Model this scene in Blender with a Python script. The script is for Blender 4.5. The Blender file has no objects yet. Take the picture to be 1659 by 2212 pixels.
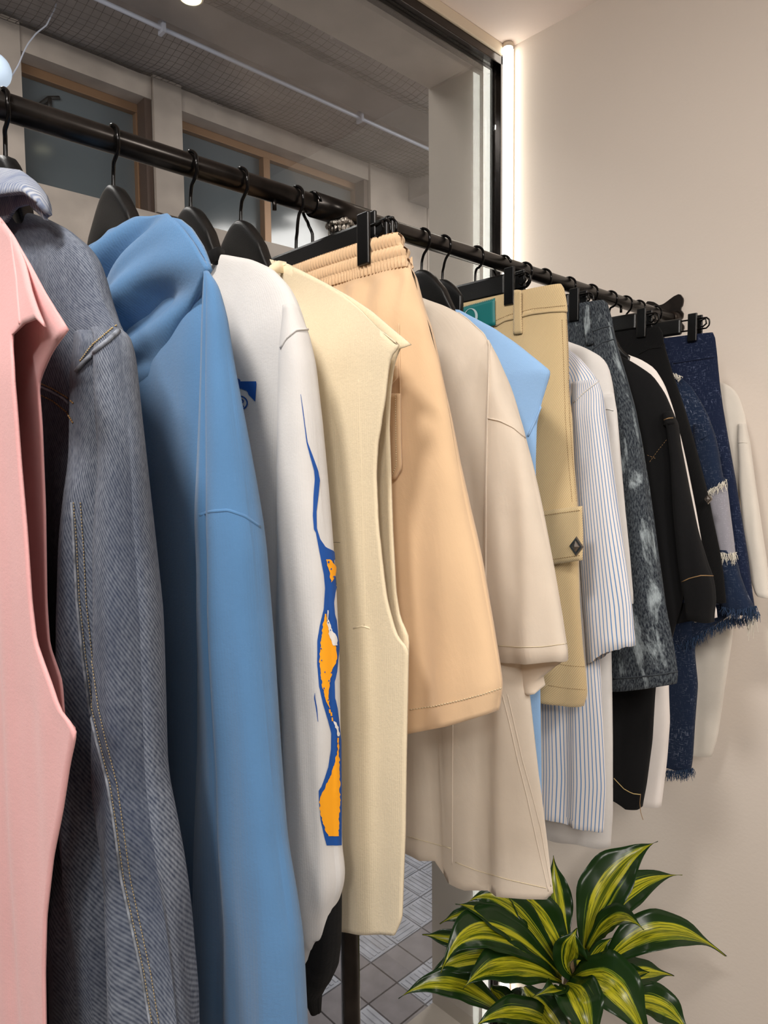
import bpy, bmesh, math, random
import numpy as np
from mathutils import Vector, Matrix, noise
from mathutils.bvhtree import BVHTree

# ------------------------------------------------------------------ camera, world, lights, exposure
scn = bpy.context.scene
COL = scn.collection
W, H, F = 1659.0, 2212.0, 1480.0
CX, CY = W / 2, H / 2
M = np.array([[0.68929066, 0.04592205, -0.72302804],
              [0.72442823, -0.05617162, 0.68705785],
              [-0.00906255, -0.99736448, -0.0719858]])
CAM = np.array([0.74, 0.0, 1.85])
cam = bpy.data.cameras.new('camera')
camo = bpy.data.objects.new('camera', cam)
COL.objects.link(camo)
cam.sensor_fit = 'AUTO'
cam.sensor_width = 36.0
cam.lens = F / H * 36.0
cam.clip_start = 0.02
camo.matrix_world = Matrix(((M[0, 0], -M[0, 1], -M[0, 2], CAM[0]),
                            (M[1, 0], -M[1, 1], -M[1, 2], CAM[1]),
                            (M[2, 0], -M[2, 1], -M[2, 2], CAM[2]),
                            (0, 0, 0, 1)))
scn.camera = camo
scn.view_settings.view_transform = 'Standard'
scn.view_settings.look = 'None'
scn.view_settings.gamma = 1.0
scn.view_settings.use_curve_mapping = False
scn.view_settings.exposure = -0.28
wd = bpy.data.worlds.new('street_daylight')
scn.world = wd
wd.use_nodes = True
wd.node_tree.nodes['Background'].inputs[0].default_value = (0.86, 0.92, 1.0, 1)
wd.node_tree.nodes['Background'].inputs[1].default_value = 0.55


def lamp(name, kind, loc, target, power, color, size=0.1, angle=None, blend=0.5):
    l = bpy.data.lights.new(name, kind)
    l.energy = power
    l.color = color
    if kind == 'SPOT':
        l.spot_size = math.radians(angle)
        l.spot_blend = blend
        l.shadow_soft_size = size
    elif kind == 'AREA':
        l.size = size
    else:
        l.shadow_soft_size = size
    o = bpy.data.objects.new(name, l)
    COL.objects.link(o)
    o.location = loc
    d = Vector(target) - Vector(loc)
    o.rotation_euler = d.to_track_quat('-Z', 'Y').to_euler()
    return o


WARM = (1.0, 0.945, 0.885)
lamp('track_and_fill_spot', 'SPOT', (0.55, -0.35, 2.86), (0.30, 0.8, 1.5), 70, WARM, 0.10, 120, 0.8)
lamp('track_and_fill_spot', 'SPOT', (1.9, 0.55, 2.86), (0.3, 1.0, 1.5), 44, WARM, 0.12, 120, 0.8)
lamp('track_and_fill_spot', 'SPOT', (1.9, -1.4, 2.86), (0.2, 0.5, 1.4), 80, WARM, 0.12, 120, 0.8)
lamp('track_and_fill_spot', 'SPOT', (1.7, 0.0, 2.86), (0.35, 1.69, 0.75), 95, WARM, 0.15, 64, 0.9)  # unseen spot added to brighten the lower end wall
lamp('ceiling_fill_light', 'AREA', (1.7, -0.8, 3.02), (1.5, -0.5, 0.0), 45, WARM, 0.9)  # unseen area light added as soft fill for the room
lamp('street_lamp_light', 'AREA', (-2.0, 0.2, 4.2), (-2.4, 1.6, 0.0), 84, (1.0, 0.94, 0.90), 1.2)
lamp('street_lamp_light', 'AREA', (-1.9, 4.6, 4.2), (-2.4, 3.6, 0.0), 100, (1.0, 0.94, 0.90), 1.2)


# ------------------------------------------------------------------ pixels to points
def ray(px, py):
    return M @ np.array([(px - CX) / F, (py - CY) / F, 1.0])


def onY(px, py, Y):
    r = ray(px, py)
    return CAM + r * (Y / r[1])


def onX(px, py, X):
    r = ray(px, py)
    return CAM + r * ((X - CAM[0]) / r[0])


def onZ(px, py, Z):
    r = ray(px, py)
    return CAM + r * ((Z - CAM[2]) / r[2])


def atD(px, py, d):
    return CAM + ray(px, py) * d


def rail_y(px):
    return onX(px, 226.6 + .3296 * (px - 36), 0)[1]


RAIL_Z = 2.192


# ------------------------------------------------------------------ materials
def nt(name):
    m = bpy.data.materials.new(name)
    m.use_nodes = True
    t = m.node_tree
    return m, t, t.nodes['Principled BSDF'], t.nodes, t.links


def rgb(h):
    """sRGB 0-255 tuple to linear"""
    o = []
    for c in h:
        c /= 255.0
        o.append(c / 12.92 if c <= .04045 else ((c + .055) / 1.055) ** 2.4)
    return (*o, 1)


def plain(name, col, rough=.5, metal=0., bump=0., bscale=200., coat=0., var=0., vscale=3., spec=.5):
    m, t, b, N, L = nt(name)
    b.inputs['Base Color'].default_value = rgb(col)
    b.inputs['Roughness'].default_value = rough
    b.inputs['Metallic'].default_value = metal
    b.inputs['Specular IOR Level'].default_value = spec
    b.inputs['Coat Weight'].default_value = coat
    tc = N.new('ShaderNodeTexCoord')
    if var:
        n = N.new('ShaderNodeTexNoise')
        n.inputs['Scale'].default_value = vscale
        n.inputs['Detail'].default_value = 6
        L.new(tc.outputs['Object'], n.inputs['Vector'])
        mx = N.new('ShaderNodeMix')
        mx.data_type = 'RGBA'
        mx.inputs[6].default_value = rgb(tuple(max(0, c * (1 - var)) for c in col))
        mx.inputs[7].default_value = rgb(tuple(min(255, c * (1 + var)) for c in col))
        rp = N.new('ShaderNodeMapRange')
        rp.inputs[1].default_value = .3
        rp.inputs[2].default_value = .7
        L.new(n.outputs[0], rp.inputs[0])
        L.new(rp.outputs[0], mx.inputs[0])
        L.new(mx.outputs[2], b.inputs['Base Color'])
    if bump:
        n2 = N.new('ShaderNodeTexNoise')
        n2.inputs['Scale'].default_value = bscale
        n2.inputs['Detail'].default_value = 5
        L.new(tc.outputs['Object'], n2.inputs['Vector'])
        bp = N.new('ShaderNodeBump')
        bp.inputs['Strength'].default_value = bump
        bp.inputs['Distance'].default_value = .004
        L.new(n2.outputs[0], bp.inputs['Height'])
        L.new(bp.outputs[0], b.inputs['Normal'])
    return m


def emit(name, col, strength):
    m, t, b, N, L = nt(name)
    b.inputs['Base Color'].default_value = rgb(col)
    b.inputs['Emission Color'].default_value = rgb(col)
    b.inputs['Emission Strength'].default_value = strength
    return m


def fabric(name, col, kind='jersey', col2=None, scale=1.0, bump=.25, trans=0., sheen=.25, var=.05, rough=.92):
    """procedural cloth on UVs in metres; kind: jersey, twill, denim, acid, tweed, stripe, poplin"""
    m, t, b, N, L = nt(name)
    b.inputs['Roughness'].default_value = rough
    b.inputs['Specular IOR Level'].default_value = .2
    b.inputs['Sheen Weight'].default_value = sheen
    b.inputs['Sheen Roughness'].default_value = .6
    uv = N.new('ShaderNodeTexCoord').outputs['UV']

    def mapping(rot=0., sc=(1, 1, 1)):
        mp = N.new('ShaderNodeMapping')
        mp.inputs['Rotation'].default_value = (0, 0, rot)
        mp.inputs['Scale'].default_value = sc
        L.new(uv, mp.inputs[0])
        return mp.outputs[0]

    def nz(sc, vec=None, detail=4, rough_=.6, dist=0.):
        n = N.new('ShaderNodeTexNoise')
        n.inputs['Scale'].default_value = sc
        n.inputs['Detail'].default_value = detail
        n.inputs['Roughness'].default_value = rough_
        n.inputs['Distortion'].default_value = dist
        L.new(vec if vec is not None else uv, n.inputs['Vector'])
        return n.outputs[0]

    def rng(v, a, c, x=0., y=1.):
        r = N.new('ShaderNodeMapRange')
        r.inputs[1].default_value = a
        r.inputs[2].default_value = c
        r.inputs[3].default_value = x
        r.inputs[4].default_value = y
        L.new(v, r.inputs[0])
        return r.outputs[0]

    def mix(f, a, c):
        x = N.new('ShaderNodeMix')
        x.data_type = 'RGBA'
        for k, v in ((0, f), (6, a), (7, c)):
            if isinstance(v, (tuple, float)):
                x.inputs[k].default_value = v
            else:
                L.new(v, x.inputs[k])
        return x.outputs[2]

    def math_(op, a, c):
        x = N.new('ShaderNodeMath')
        x.operation = op
        for k, v in ((0, a), (1, c)):
            if isinstance(v, float):
                x.inputs[k].default_value = v
            else:
                L.new(v, x.inputs[k])
        return x.outputs[0]

    def wave(sc, rot=0., dist=0., dscale=1., dirn='X'):
        w = N.new('ShaderNodeTexWave')
        w.bands_direction = dirn
        w.inputs['Scale'].default_value = sc
        w.inputs['Distortion'].default_value = dist
        w.inputs['Detail'].default_value = 2
        w.inputs['Detail Scale'].default_value = dscale
        L.new(mapping(rot), w.inputs['Vector'])
        return w.outputs[1]

    c1 = rgb(col)
    c2 = rgb(col2) if col2 else None
    big = rng(nz(9., detail=5), .3, .7)
    fine = nz(900. * scale, detail=2)
    hgt = fine
    if kind == 'jersey':
        lo = rgb(tuple(c * (1 - var) for c in col))
        colr = mix(big, lo, c1)
        fuzz = rng(nz(260. * scale, detail=6, rough_=.8), .3, .7)
        hgt = math_('ADD', fuzz, math_('MULTIPLY', wave(120. * scale, 0.), .35))
    elif kind == 'poplin':
        lo = rgb(tuple(c * (1 - var) for c in col))
        colr = mix(big, lo, c1)
        hgt = math_('ADD', math_('MULTIPLY', rng(nz(30., mapping(0, (1, .35, 1)), detail=4, dist=.6), .3, .7), 3.), math_('MULTIPLY', fine, .6))
    elif kind == 'twill':
        tw = wave(130. * scale, math.radians(38))
        lo = rgb(tuple(c * (1 - .16) for c in col))
        colr = mix(math_('MULTIPLY', tw, .8), lo, c1)
        hgt = tw
    elif kind == 'denim':
        tw = wave(150. * scale, math.radians(-33), 3.2, 60.)
        mott = nz(420. * scale, mapping(0, (1, .4, 1)), detail=4)
        wear = rng(nz(8., mapping(0, (1.6, .5, 1)), detail=7), .34, .66)
        f = math_('ADD', math_('MULTIPLY', tw, .62), math_('MULTIPLY', rng(mott, .35, .65), .38))
        f2 = math_('MULTIPLY', f, math_('ADD', math_('MULTIPLY', wear, .75), .30))
        colr = mix(f2, c1, c2)
        hgt = tw
    elif kind == 'acid':
        tw = nz(500. * scale, mapping(math.radians(-35), (1, .3, 1)), detail=3)
        blot = rng(nz(17., mapping(.15, (1.5, .38, 1)), detail=9, rough_=.68, dist=.5), .55, .64)
        f = math_('ADD', math_('MULTIPLY', blot, .85), math_('MULTIPLY', rng(tw, .4, .7), .30))
        colr = mix(f, c1, c2)
        hgt = tw
    elif kind == 'tweed':
        a = nz(330. * scale, mapping(0, (.25, 1.6, 1)), detail=2)
        c = nz(330. * scale, mapping(0, (1.6, .25, 1)), detail=2)
        patch = rng(nz(11., detail=1), .42, .55)
        f = math_('MULTIPLY', rng(math_('MAXIMUM', a, c), .60, .74), math_('ADD', math_('MULTIPLY', patch, .75), .2))
        colr = mix(f, c1, c2)
        hgt = math_('MAXIMUM', a, c)
    elif kind == 'stripe':
        sx = N.new('ShaderNodeSeparateXYZ')
        L.new(uv, sx.inputs[0])
        fr = math_('FRACT', math_('MULTIPLY', sx.outputs[0], 1. / (.0088 * scale)), 0.)
        band = math_('LESS_THAN', fr, .27)
        colr = mix(band, c1, c2)
        hgt = math_('MULTIPLY', nz(25., mapping(0, (1, .3, 1)), detail=4), 2.)
    L.new(colr, b.inputs['Base Color'])
    bp = N.new('ShaderNodeBump')
    bp.inputs['Strength'].default_value = bump
    bp.inputs['Distance'].default_value = .0016
    L.new(hgt, bp.inputs['Height'])
    L.new(bp.outputs[0], b.inputs['Normal'])
    if trans:
        tr = N.new('ShaderNodeBsdfTranslucent')
        L.new(colr, tr.inputs[0])
        ms = N.new('ShaderNodeMixShader')
        ms.inputs[0].default_value = trans
        L.new(b.outputs[0], ms.inputs[1])
        L.new(tr.outputs[0], ms.inputs[2])
        L.new(ms.outputs[0], N['Material Output'].inputs[0])
    return m


def glass_mat(name, tint, refl=1.0):
    m, t, b, N, L = nt(name)
    N.remove(b)
    tr = N.new('ShaderNodeBsdfTransparent')
    tr.inputs[0].default_value = tint
    gl = N.new('ShaderNodeBsdfGlossy')
    gl.inputs['Roughness'].default_value = 0.0
    fr = N.new('ShaderNodeFresnel')
    fr.inputs[0].default_value = 1.5
    ml = N.new('ShaderNodeMath')
    ml.operation = 'MULTIPLY'
    ml.inputs[1].default_value = refl
    L.new(fr.outputs[0], ml.inputs[0])
    ms = N.new('ShaderNodeMixShader')
    L.new(ml.outputs[0], ms.inputs[0])
    L.new(tr.outputs[0], ms.inputs[1])
    L.new(gl.outputs[0], ms.inputs[2])
    L.new(ms.outputs[0], N['Material Output'].inputs[0])
    return m


def leaf_mat():
    m, t, b, N, L = nt('variegated_leaf')
    uv = N.new('ShaderNodeTexCoord')
    sx = N.new('ShaderNodeSeparateXYZ')
    L.new(uv.outputs['UV'], sx.inputs[0])
    mp = N.new('ShaderNodeMapping')
    mp.inputs['Scale'].default_value = (11, .7, 1)
    L.new(uv.outputs['UV'], mp.inputs[0])
    n = N.new('ShaderNodeTexNoise')
    n.inputs['Scale'].default_value = 1.6
    n.inputs['Detail'].default_value = 4
    L.new(mp.outputs[0], n.inputs['Vector'])
    # distance from the midrib, 0..1
    a = N.new('ShaderNodeMath'); a.operation = 'SUBTRACT'; a.inputs[1].default_value = .5
    L.new(sx.outputs[0], a.inputs[0])
    ab = N.new('ShaderNodeMath'); ab.operation = 'ABSOLUTE'
    L.new(a.outputs[0], ab.inputs[0])
    ad = N.new('ShaderNodeMath'); ad.operation = 'MULTIPLY_ADD'; ad.inputs[1].default_value = .50; ad.inputs[2].default_value = -.25
    L.new(n.outputs[0], ad.inputs[0])
    sm = N.new('ShaderNodeMath'); sm.operation = 'ADD'
    L.new(ab.outputs[0], sm.inputs[0]); L.new(ad.outputs[0], sm.inputs[1])
    cr = N.new('ShaderNodeValToRGB')
    e = cr.color_ramp.elements
    e[0].position = 0.0; e[0].color = rgb((96, 112, 22))
    e[1].position = 1.0; e[1].color = rgb((30, 62, 26))
    for p, c in ((.05, (212, 208, 46)), (.08, (58, 84, 24)), (.095, (216, 212, 50)), (.15, (220, 214, 54)), (.165, (50, 78, 22)), (.18, (188, 192, 46)), (.20, (120, 148, 44)), (.225, (36, 66, 26))):
        k = e.new(p); k.color = rgb(c)
    L.new(sm.outputs[0], cr.inputs[0])
    L.new(cr.outputs[0], b.inputs['Base Color'])
    b.inputs['Roughness'].default_value = .26
    tr = N.new('ShaderNodeBsdfTranslucent')
    L.new(cr.outputs[0], tr.inputs[0])
    ms = N.new('ShaderNodeMixShader')
    ms.inputs[0].default_value = .35
    L.new(b.outputs[0], ms.inputs[1]); L.new(tr.outputs[0], ms.inputs[2])
    L.new(ms.outputs[0], N['Material Output'].inputs[0])
    return m


MT = dict(
    wall=plain('white_plaster', (224, 213, 202), .9, bump=.10, bscale=120),
    ceil=plain('white_ceiling_paint', (240, 226, 218), .9, bump=.15, bscale=60),
    floor=plain('grey_floor', (150, 140, 130), .6, var=.06),
    jamb=plain('grey_beige_render', (168, 158, 148), .85, var=.04, bump=.2, bscale=40, vscale=2),
    soffit=plain('stone_soffit', (196, 186, 176), .7, var=.06, vscale=9),
    steel=plain('dark_polished_steel', (70, 66, 64), .18, 1.0),
    trim=plain('beige_trim', (214, 198, 176), .7),
    black_rubber=plain('black_seal', (14, 14, 14), .5),
    pipe=plain('blackened_pipe', (50, 47, 45), .26, .9, var=.25, vscale=26),
    weld=plain('weld_metal', (150, 145, 138), .35, 1.0, bump=.8, bscale=300, var=.3, vscale=200),
    plastic=plain('black_hanger_plastic', (9, 9, 9), .36, bump=.08, bscale=700),
    clip=plain('black_clip_plastic', (9, 9, 9), .3),
    wire=plain('black_wire', (16, 15, 15), .2, .6),
    plate=plain('dark_bracket_steel', (48, 42, 38), .35, .8, var=.2, vscale=40),
    screw=plain('bright_screw', (190, 188, 180), .25, 1.0),
    concrete=plain('street_concrete', (150, 141, 136), .9, var=.12, vscale=3.5, bump=.4, bscale=30),
    concrete2=plain('street_concrete_dark', (128, 120, 116), .9, var=.12, vscale=3, bump=.4, bscale=30),
    stone=plain('stone_panel', (176, 162, 150), .75, var=.09, vscale=4),
    joint=plain('stone_joint', (110, 100, 92), .9),
    bronze=plain('bronze_frame', (138, 104, 74), .45, .3),
    bronze_d=plain('bronze_frame_dark', (84, 66, 56), .5, .2),
    pane=plain('far_window_glass', (92, 100, 104), .12, 0., spec=.6),
    conduit=plain('galvanised_conduit', (190, 192, 204), .5, .2),
    net=plain('dark_netting', (74, 66, 62), .9),
    paver=plain('street_paver', (196, 198, 208), .85, var=.10, vscale=14),
    paver_d=plain('street_paver_dark', (150, 144, 148), .85, var=.08, vscale=14),
    groove=plain('paver_groove', (130, 130, 138), .9),
    pot=plain('grey_planter', (120, 116, 110), .6),
    soil=plain('soil', (50, 40, 32), .95),
    cane=plain('cane_bark', (120, 100, 72), .85, var=.2, vscale=60),
    led=emit('led_tube', (255, 250, 238), 7.0),
    globe=emit('lamp_globe', (205, 220, 238), 0.7),
    downlight=emit('reflected_downlight_glow', (255, 244, 205), 3.0),
    leaf=leaf_mat(),
    pink=fabric('pink_jersey', (236, 176, 176), 'jersey'),
    denim=fabric('washed_denim', (40, 50, 72), 'denim', (146, 154, 166), sheen=.06),
    denim_hi=fabric('worn_denim_edge', (84, 102, 138), 'denim', (204, 206, 206), sheen=.1, scale=.6),
    thread=plain('tan_thread', (188, 164, 112), .8),
    thread_l=plain('cream_thread', (206, 192, 160), .8),
    thread_g=plain('faded_thread', (158, 142, 108), .85),
    denim_edge=plain('worn_denim_seam', (122, 128, 138), .9, var=.25, vscale=150),
    thread_d=plain('brown_thread', (150, 118, 78), .8),
    hood=fabric('blue_fleece', (84, 130, 176), 'jersey', bump=.3),
    white=fabric('white_jersey', (218, 215, 212), 'jersey'),
    black_rib=fabric('black_rib', (12, 12, 13), 'jersey', scale=.5, bump=.5, sheen=.02),
    cream=fabric('cream_fleece', (236, 219, 186), 'jersey', bump=.35),
    tan=fabric('tan_cotton', (218, 185, 147), 'poplin', bump=.10),
    ivory=fabric('ivory_poplin', (238, 225, 208), 'poplin', trans=.32, bump=.12),
    sky=fabric('light_blue_jersey', (140, 178, 220), 'jersey'),
    khaki=fabric('khaki_twill', (214, 188, 142), 'twill'),
    teal=plain('teal_label', (8, 104, 104), .55),
    label_ink=plain('label_ink', (176, 192, 196), .6),
    stripe=fabric('blue_white_stripe', (228, 222, 218), 'stripe', (98, 140, 190), trans=.1, scale=.57),
    white2=fabric('white_cotton', (222, 218, 214), 'jersey', bump=.15, trans=.1),
    acid=fabric('acid_black_denim', (24, 29, 38), 'acid', (150, 160, 164), sheen=.04),
    black=fabric('black_denim', (9, 9, 10), 'denim', (22, 22, 24), bump=.2, sheen=.02),
    black2=fabric('black_cotton', (8, 8, 9), 'twill', sheen=.02),
    shell_w=fabric('cool_white_poplin', (236, 228, 222), 'poplin', bump=.06),
    tweed=fabric('navy_patch_denim', (22, 35, 58), 'tweed', (124, 132, 150), sheen=.04),
    tweed2=fabric('indigo_slub_denim', (19, 29, 54), 'tweed', (100, 110, 138), sheen=.04),
    mesh_g=fabric('grey_mesh', (140, 138, 146), 'tweed', (180, 178, 186), scale=1.4),
    fray=plain('pale_fray', (226, 220, 206), .9),
    fray_b=plain('blue_fray', (40, 62, 92), .9),
    offwhite=fabric('off_white_jersey', (222, 214, 202), 'jersey', bump=.15),
    blue_ink=plain('blue_print', (10, 74, 152), .75),
    orange_ink=plain('orange_print', (250, 166, 16), .75),
    white_ink=plain('white_print', (228, 224, 218), .8),
    black_ink=plain('black_print', (16, 16, 16), .8),
    stud=plain('metal_stud', (150, 146, 142), .18, 1.0),
)


# ------------------------------------------------------------------ mesh helpers
def mesh_obj(name, verts, faces, mat, parent=None, uvs=None, smooth=True):
    me = bpy.data.meshes.new(name)
    me.from_pydata([tuple(v) for v in verts], [], faces)
    if uvs is not None:
        l = me.uv_layers.new(name='UVMap')
        arr = np.empty((len(me.loops), 2), dtype=np.float32)
        idx = np.empty(len(me.loops), dtype=np.int32)
        me.loops.foreach_get('vertex_index', idx)
        arr[:] = np.asarray(uvs, dtype=np.float32)[idx]
        l.data.foreach_set('uv', arr.ravel())
    if smooth:
        me.polygons.foreach_set('use_smooth', [True] * len(me.polygons))
    me.materials.append(mat)
    me.update()
    o = bpy.data.objects.new(name, me)
    COL.objects.link(o)
    if parent is not None:
        o.parent = parent
        o.location = -wloc(parent)
    return o


def wloc(o):
    v = Vector((0, 0, 0))
    while o is not None:
        v += Vector(o.location)
        o = o.parent
    return v


def empty(name, label, cat, loc=(0, 0, 0), group=None):
    o = bpy.data.objects.new(name, None)
    COL.objects.link(o)
    o.location = loc
    o.empty_display_size = .05
    tag(o, label, cat, group)
    return o


def tag(o, label, cat, group=None):
    o['label'] = label
    o['category'] = cat
    if group:
        o['group'] = group
    return o


def struct(o):
    o['kind'] = 'structure'
    return o


def adopt(o, parent):
    """parent keeping the world placement (parents carry only a translation)"""
    o.parent = parent
    o.location = Vector(o.location) - wloc(parent)
    return o


class MB:
    def __init__(s):
        s.v, s.f = [], []

    def box(s, x0, x1, y0, y1, z0, z1):
        k = len(s.v)
        s.v += [(x, y, z) for z in (z0, z1) for y in (y0, y1) for x in (x0, x1)]
        s.f += [tuple(k + i for i in q) for q in ((0, 2, 3, 1), (4, 5, 7, 6), (0, 1, 5, 4), (2, 6, 7, 3), (0, 4, 6, 2), (1, 3, 7, 5))]
        return s

    def tube(s, pts, r, n=10, cap=True):
        pts = [Vector(p) for p in pts]
        rr = r if isinstance(r, (list, tuple)) else [r] * len(pts)
        k = len(s.v)
        up = None
        for i, p in enumerate(pts):
            t = (pts[min(i + 1, len(pts) - 1)] - pts[max(i - 1, 0)])
            if t.length < 1e-9:
                t = Vector((0, 0, 1))
            t.normalize()
            if up is None:
                up = Vector((0, 0, 1)) if abs(t.z) < .9 else Vector((1, 0, 0))
            a = t.cross(up)
            if a.length < 1e-6:
                a = t.orthogonal()
            a.normalize()
            bb = a.cross(t).normalized()
            up = bb
            for j in range(n):
                w = 2 * math.pi * j / n
                s.v.append(tuple(p + (a * math.cos(w) + bb * math.sin(w)) * rr[i]))
        for i in range(len(pts) - 1):
            for j in range(n):
                q = (j + 1) % n
                s.f.append((k + i * n + j, k + i * n + q, k + (i + 1) * n + q, k + (i + 1) * n + j))
        if cap:
            s.f.append(tuple(k + j for j in range(n))[::-1])
            e = k + (len(pts) - 1) * n
            s.f.append(tuple(e + j for j in range(n)))
        return s

    def sphere(s, c, r, n=8, m=6, sc=(1, 1, 1)):
        k = len(s.v)
        for i in range(m + 1):
            th = math.pi * i / m
            for j in range(n):
                w = 2 * math.pi * j / n
                s.v.append((c[0] + r * sc[0] * math.sin(th) * math.cos(w), c[1] + r * sc[1] * math.sin(th) * math.sin(w), c[2] + r * sc[2] * math.cos(th)))
        for i in range(m):
            for j in range(n):
                q = (j + 1) % n
                s.f.append((k + i * n + j, k + (i + 1) * n + j, k + (i + 1) * n + q, k + i * n + q))
        return s

    def build(s, name, mat, parent=None, smooth=False, bevel=0):
        o = mesh_obj(name, s.v, s.f, mat, parent, smooth=smooth)
        if bevel:
            bv = o.modifiers.new('bevel', 'BEVEL')
            bv.width = bevel
            bv.segments = 2
            bv.limit_method = 'ANGLE'
        return o


def resample(P, n):
    P = np.asarray(P, float)
    d = np.r_[0, np.cumsum(np.linalg.norm(np.diff(P, axis=0), axis=1))]
    t = np.linspace(0, d[-1], n)
    return np.stack([np.interp(t, d, P[:, k]) for k in range(P.shape[1])], 1)


def spline(P, n, soft=.014):
    """smooth line near the points without overshoot, resampled evenly; the ends stay put"""
    D = resample(P, 400)
    w = max(1, int(400 * soft))
    k = np.hanning(2 * w + 3)[1:-1]
    k /= k.sum()
    pad = len(k) // 2
    E = np.vstack([2 * D[0] - D[pad:0:-1], D, 2 * D[-1] - D[-2:-pad - 2:-1]])
    out = np.stack([np.convolve(E[:, c], k, 'valid') for c in range(D.shape[1])], 1)
    out[0], out[-1] = D[0], D[-1]
    return resample(out, n)


SURF = {}


def register(key, verts, faces):
    v0, f0 = SURF.setdefault(key, ([], []))
    k = len(v0)
    v0.extend([tuple(v) for v in verts])
    f0.extend([tuple(i + k for i in f) for f in faces])
    BV.pop(key, None)


BV = {}


def hit(key, px, py, lift=.0012):
    """where the view ray through a pixel meets the cloth: gives the place of a seam or print on it"""
    if key not in BV:
        BV[key] = BVHTree.FromPolygons(SURF[key][0], SURF[key][1])
    d = Vector(ray(px, py)).normalized()
    loc, nor, _, _ = BV[key].ray_cast(Vector(CAM), d)
    if loc is None:
        return None
    if nor.dot(d) > 0:
        nor = -nor
    return loc + nor * lift, nor


def seam(key, pts, name, mat, parent, r=.0009, n=None, lift=.0006, nseg=6):
    P = resample(pts, n or max(4, int(sum(np.linalg.norm(np.diff(np.asarray(pts, float), axis=0), axis=1)) / 7)))
    runs, run = [], []
    for p in P:
        h = hit(key, p[0], p[1], lift)
        if h is None or (run and (Vector(run[-1]) - h[0]).length > .03):
            runs.append(run)
            run = []
        if h is not None:
            run.append(h[0])
    runs.append(run)
    run = max(runs, key=len)          # one unbroken line on one layer of cloth
    if len(run) < 2:
        return None
    return MB().tube(run, r, nseg).build(name, mat, parent, smooth=True)


def stitches(key, pts, name, mat, parent, r=.0005, step=5.0, frac=.62, lift=.0007):
    P = np.asarray(pts, float)
    L_ = np.linalg.norm(np.diff(P, axis=0), axis=1).sum()
    n = max(2, int(L_ / step))
    Q = resample(P, n * 2 + 1)
    mb = MB()
    for i in range(n):
        a = Q[2 * i]
        c = Q[2 * i] + (Q[2 * i + 1] - Q[2 * i]) * 2 * frac
        ha, hc = hit(key, a[0], a[1], lift), hit(key, c[0], c[1], lift)
        if ha and hc and (ha[0] - hc[0]).length < .03:
            mb.tube([ha[0], hc[0]], r, 5)
    if mb.v:
        o = mb.build(name, mat, parent, smooth=True)
        o['kind'] = 'stuff'
        return o


def print_area(key, left, right, name, mat, parent, lift=.0008, ny=None, nx=8):
    """flat print between two y-monotone pixel edges, laid on the cloth"""
    l = np.asarray(left, float)
    r = np.asarray(right, float)
    y0, y1 = max(l[0, 1], r[0, 1]), min(l[-1, 1], r[-1, 1])
    ny = ny or max(3, int((y1 - y0) / 3))
    V, Fc = [], []
    for y in np.linspace(y0, y1, ny):
        xl, xr = np.interp(y, l[:, 1], l[:, 0]), np.interp(y, r[:, 1], r[:, 0])
        row = []
        last = None
        for s in np.linspace(0, 1, nx):
            h = hit(key, xl + (xr - xl) * s, y, lift)
            if h is not None and last is not None and (h[0] - last).length > .02:
                h = None
            if h is None:
                if last is None:
                    h = hit(key, xl + 2, y, lift)
                    if h is None:
                        h = (Vector(V[-1]) if V else Vector((0, 0, 0)), None)
                    last = h[0]
                row.append(tuple(last))
            else:
                last = h[0]
                row.append(tuple(last))
        V += row
    for j in range(ny - 1):
        for i in range(nx - 1):
            k = j * nx + i
            Fc.append((k, k + 1, k + nx + 1, k + nx))
    return mesh_obj(name, V, Fc, mat, parent)


def ribbon(key, pts, width, name, mat, parent, lift=.001, n=None, join=None):
    P = resample(pts, n or max(4, int(np.linalg.norm(np.diff(np.asarray(pts, float), axis=0), axis=1).sum() / 2)))
    V, Fc = ([], []) if join is None else join
    T = np.gradient(P, axis=0)
    k0 = None
    for p, t in zip(P, T):
        t = t / (np.linalg.norm(t) + 1e-9)
        nn = np.array([-t[1], t[0]]) * width / 2
        a, c = hit(key, *(p + nn), lift), hit(key, *(p - nn), lift)
        if a is None or c is None:
            k0 = None
            continue
        k = len(V)
        V += [tuple(a[0]), tuple(c[0])]
        if k0 is not None:
            Fc.append((k0, k0 + 1, k + 1, k))
        k0 = k
    if join is None and V:
        return mesh_obj(name, V, Fc, mat, parent)


# ------------------------------------------------------------------ cloth builders
def folds(x, z, v, amp, lam, seed):
    """vertical drape waves, stronger toward the hem"""
    if amp == 0:
        return 0.0
    r = amp * (.25 + .75 * min(1, max(0, v)))
    d = noise.noise((x * 3 + seed * 7.1, z * 1.7, seed)) * 1.6
    a = math.sin(2 * math.pi * x / lam + seed * 1.7 + d + z * 1.2)
    c = math.sin(2 * math.pi * x / (lam * .57) + seed * 2.9 - d * 1.4 + z * .8) * .45
    w = noise.noise((x * 14 + seed, z * 5, seed * 3.3)) * .7
    return r * (a + c + w)


def sm(t):
    t = min(1, max(0, t))
    return t * t * (3 - 2 * t)


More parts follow.
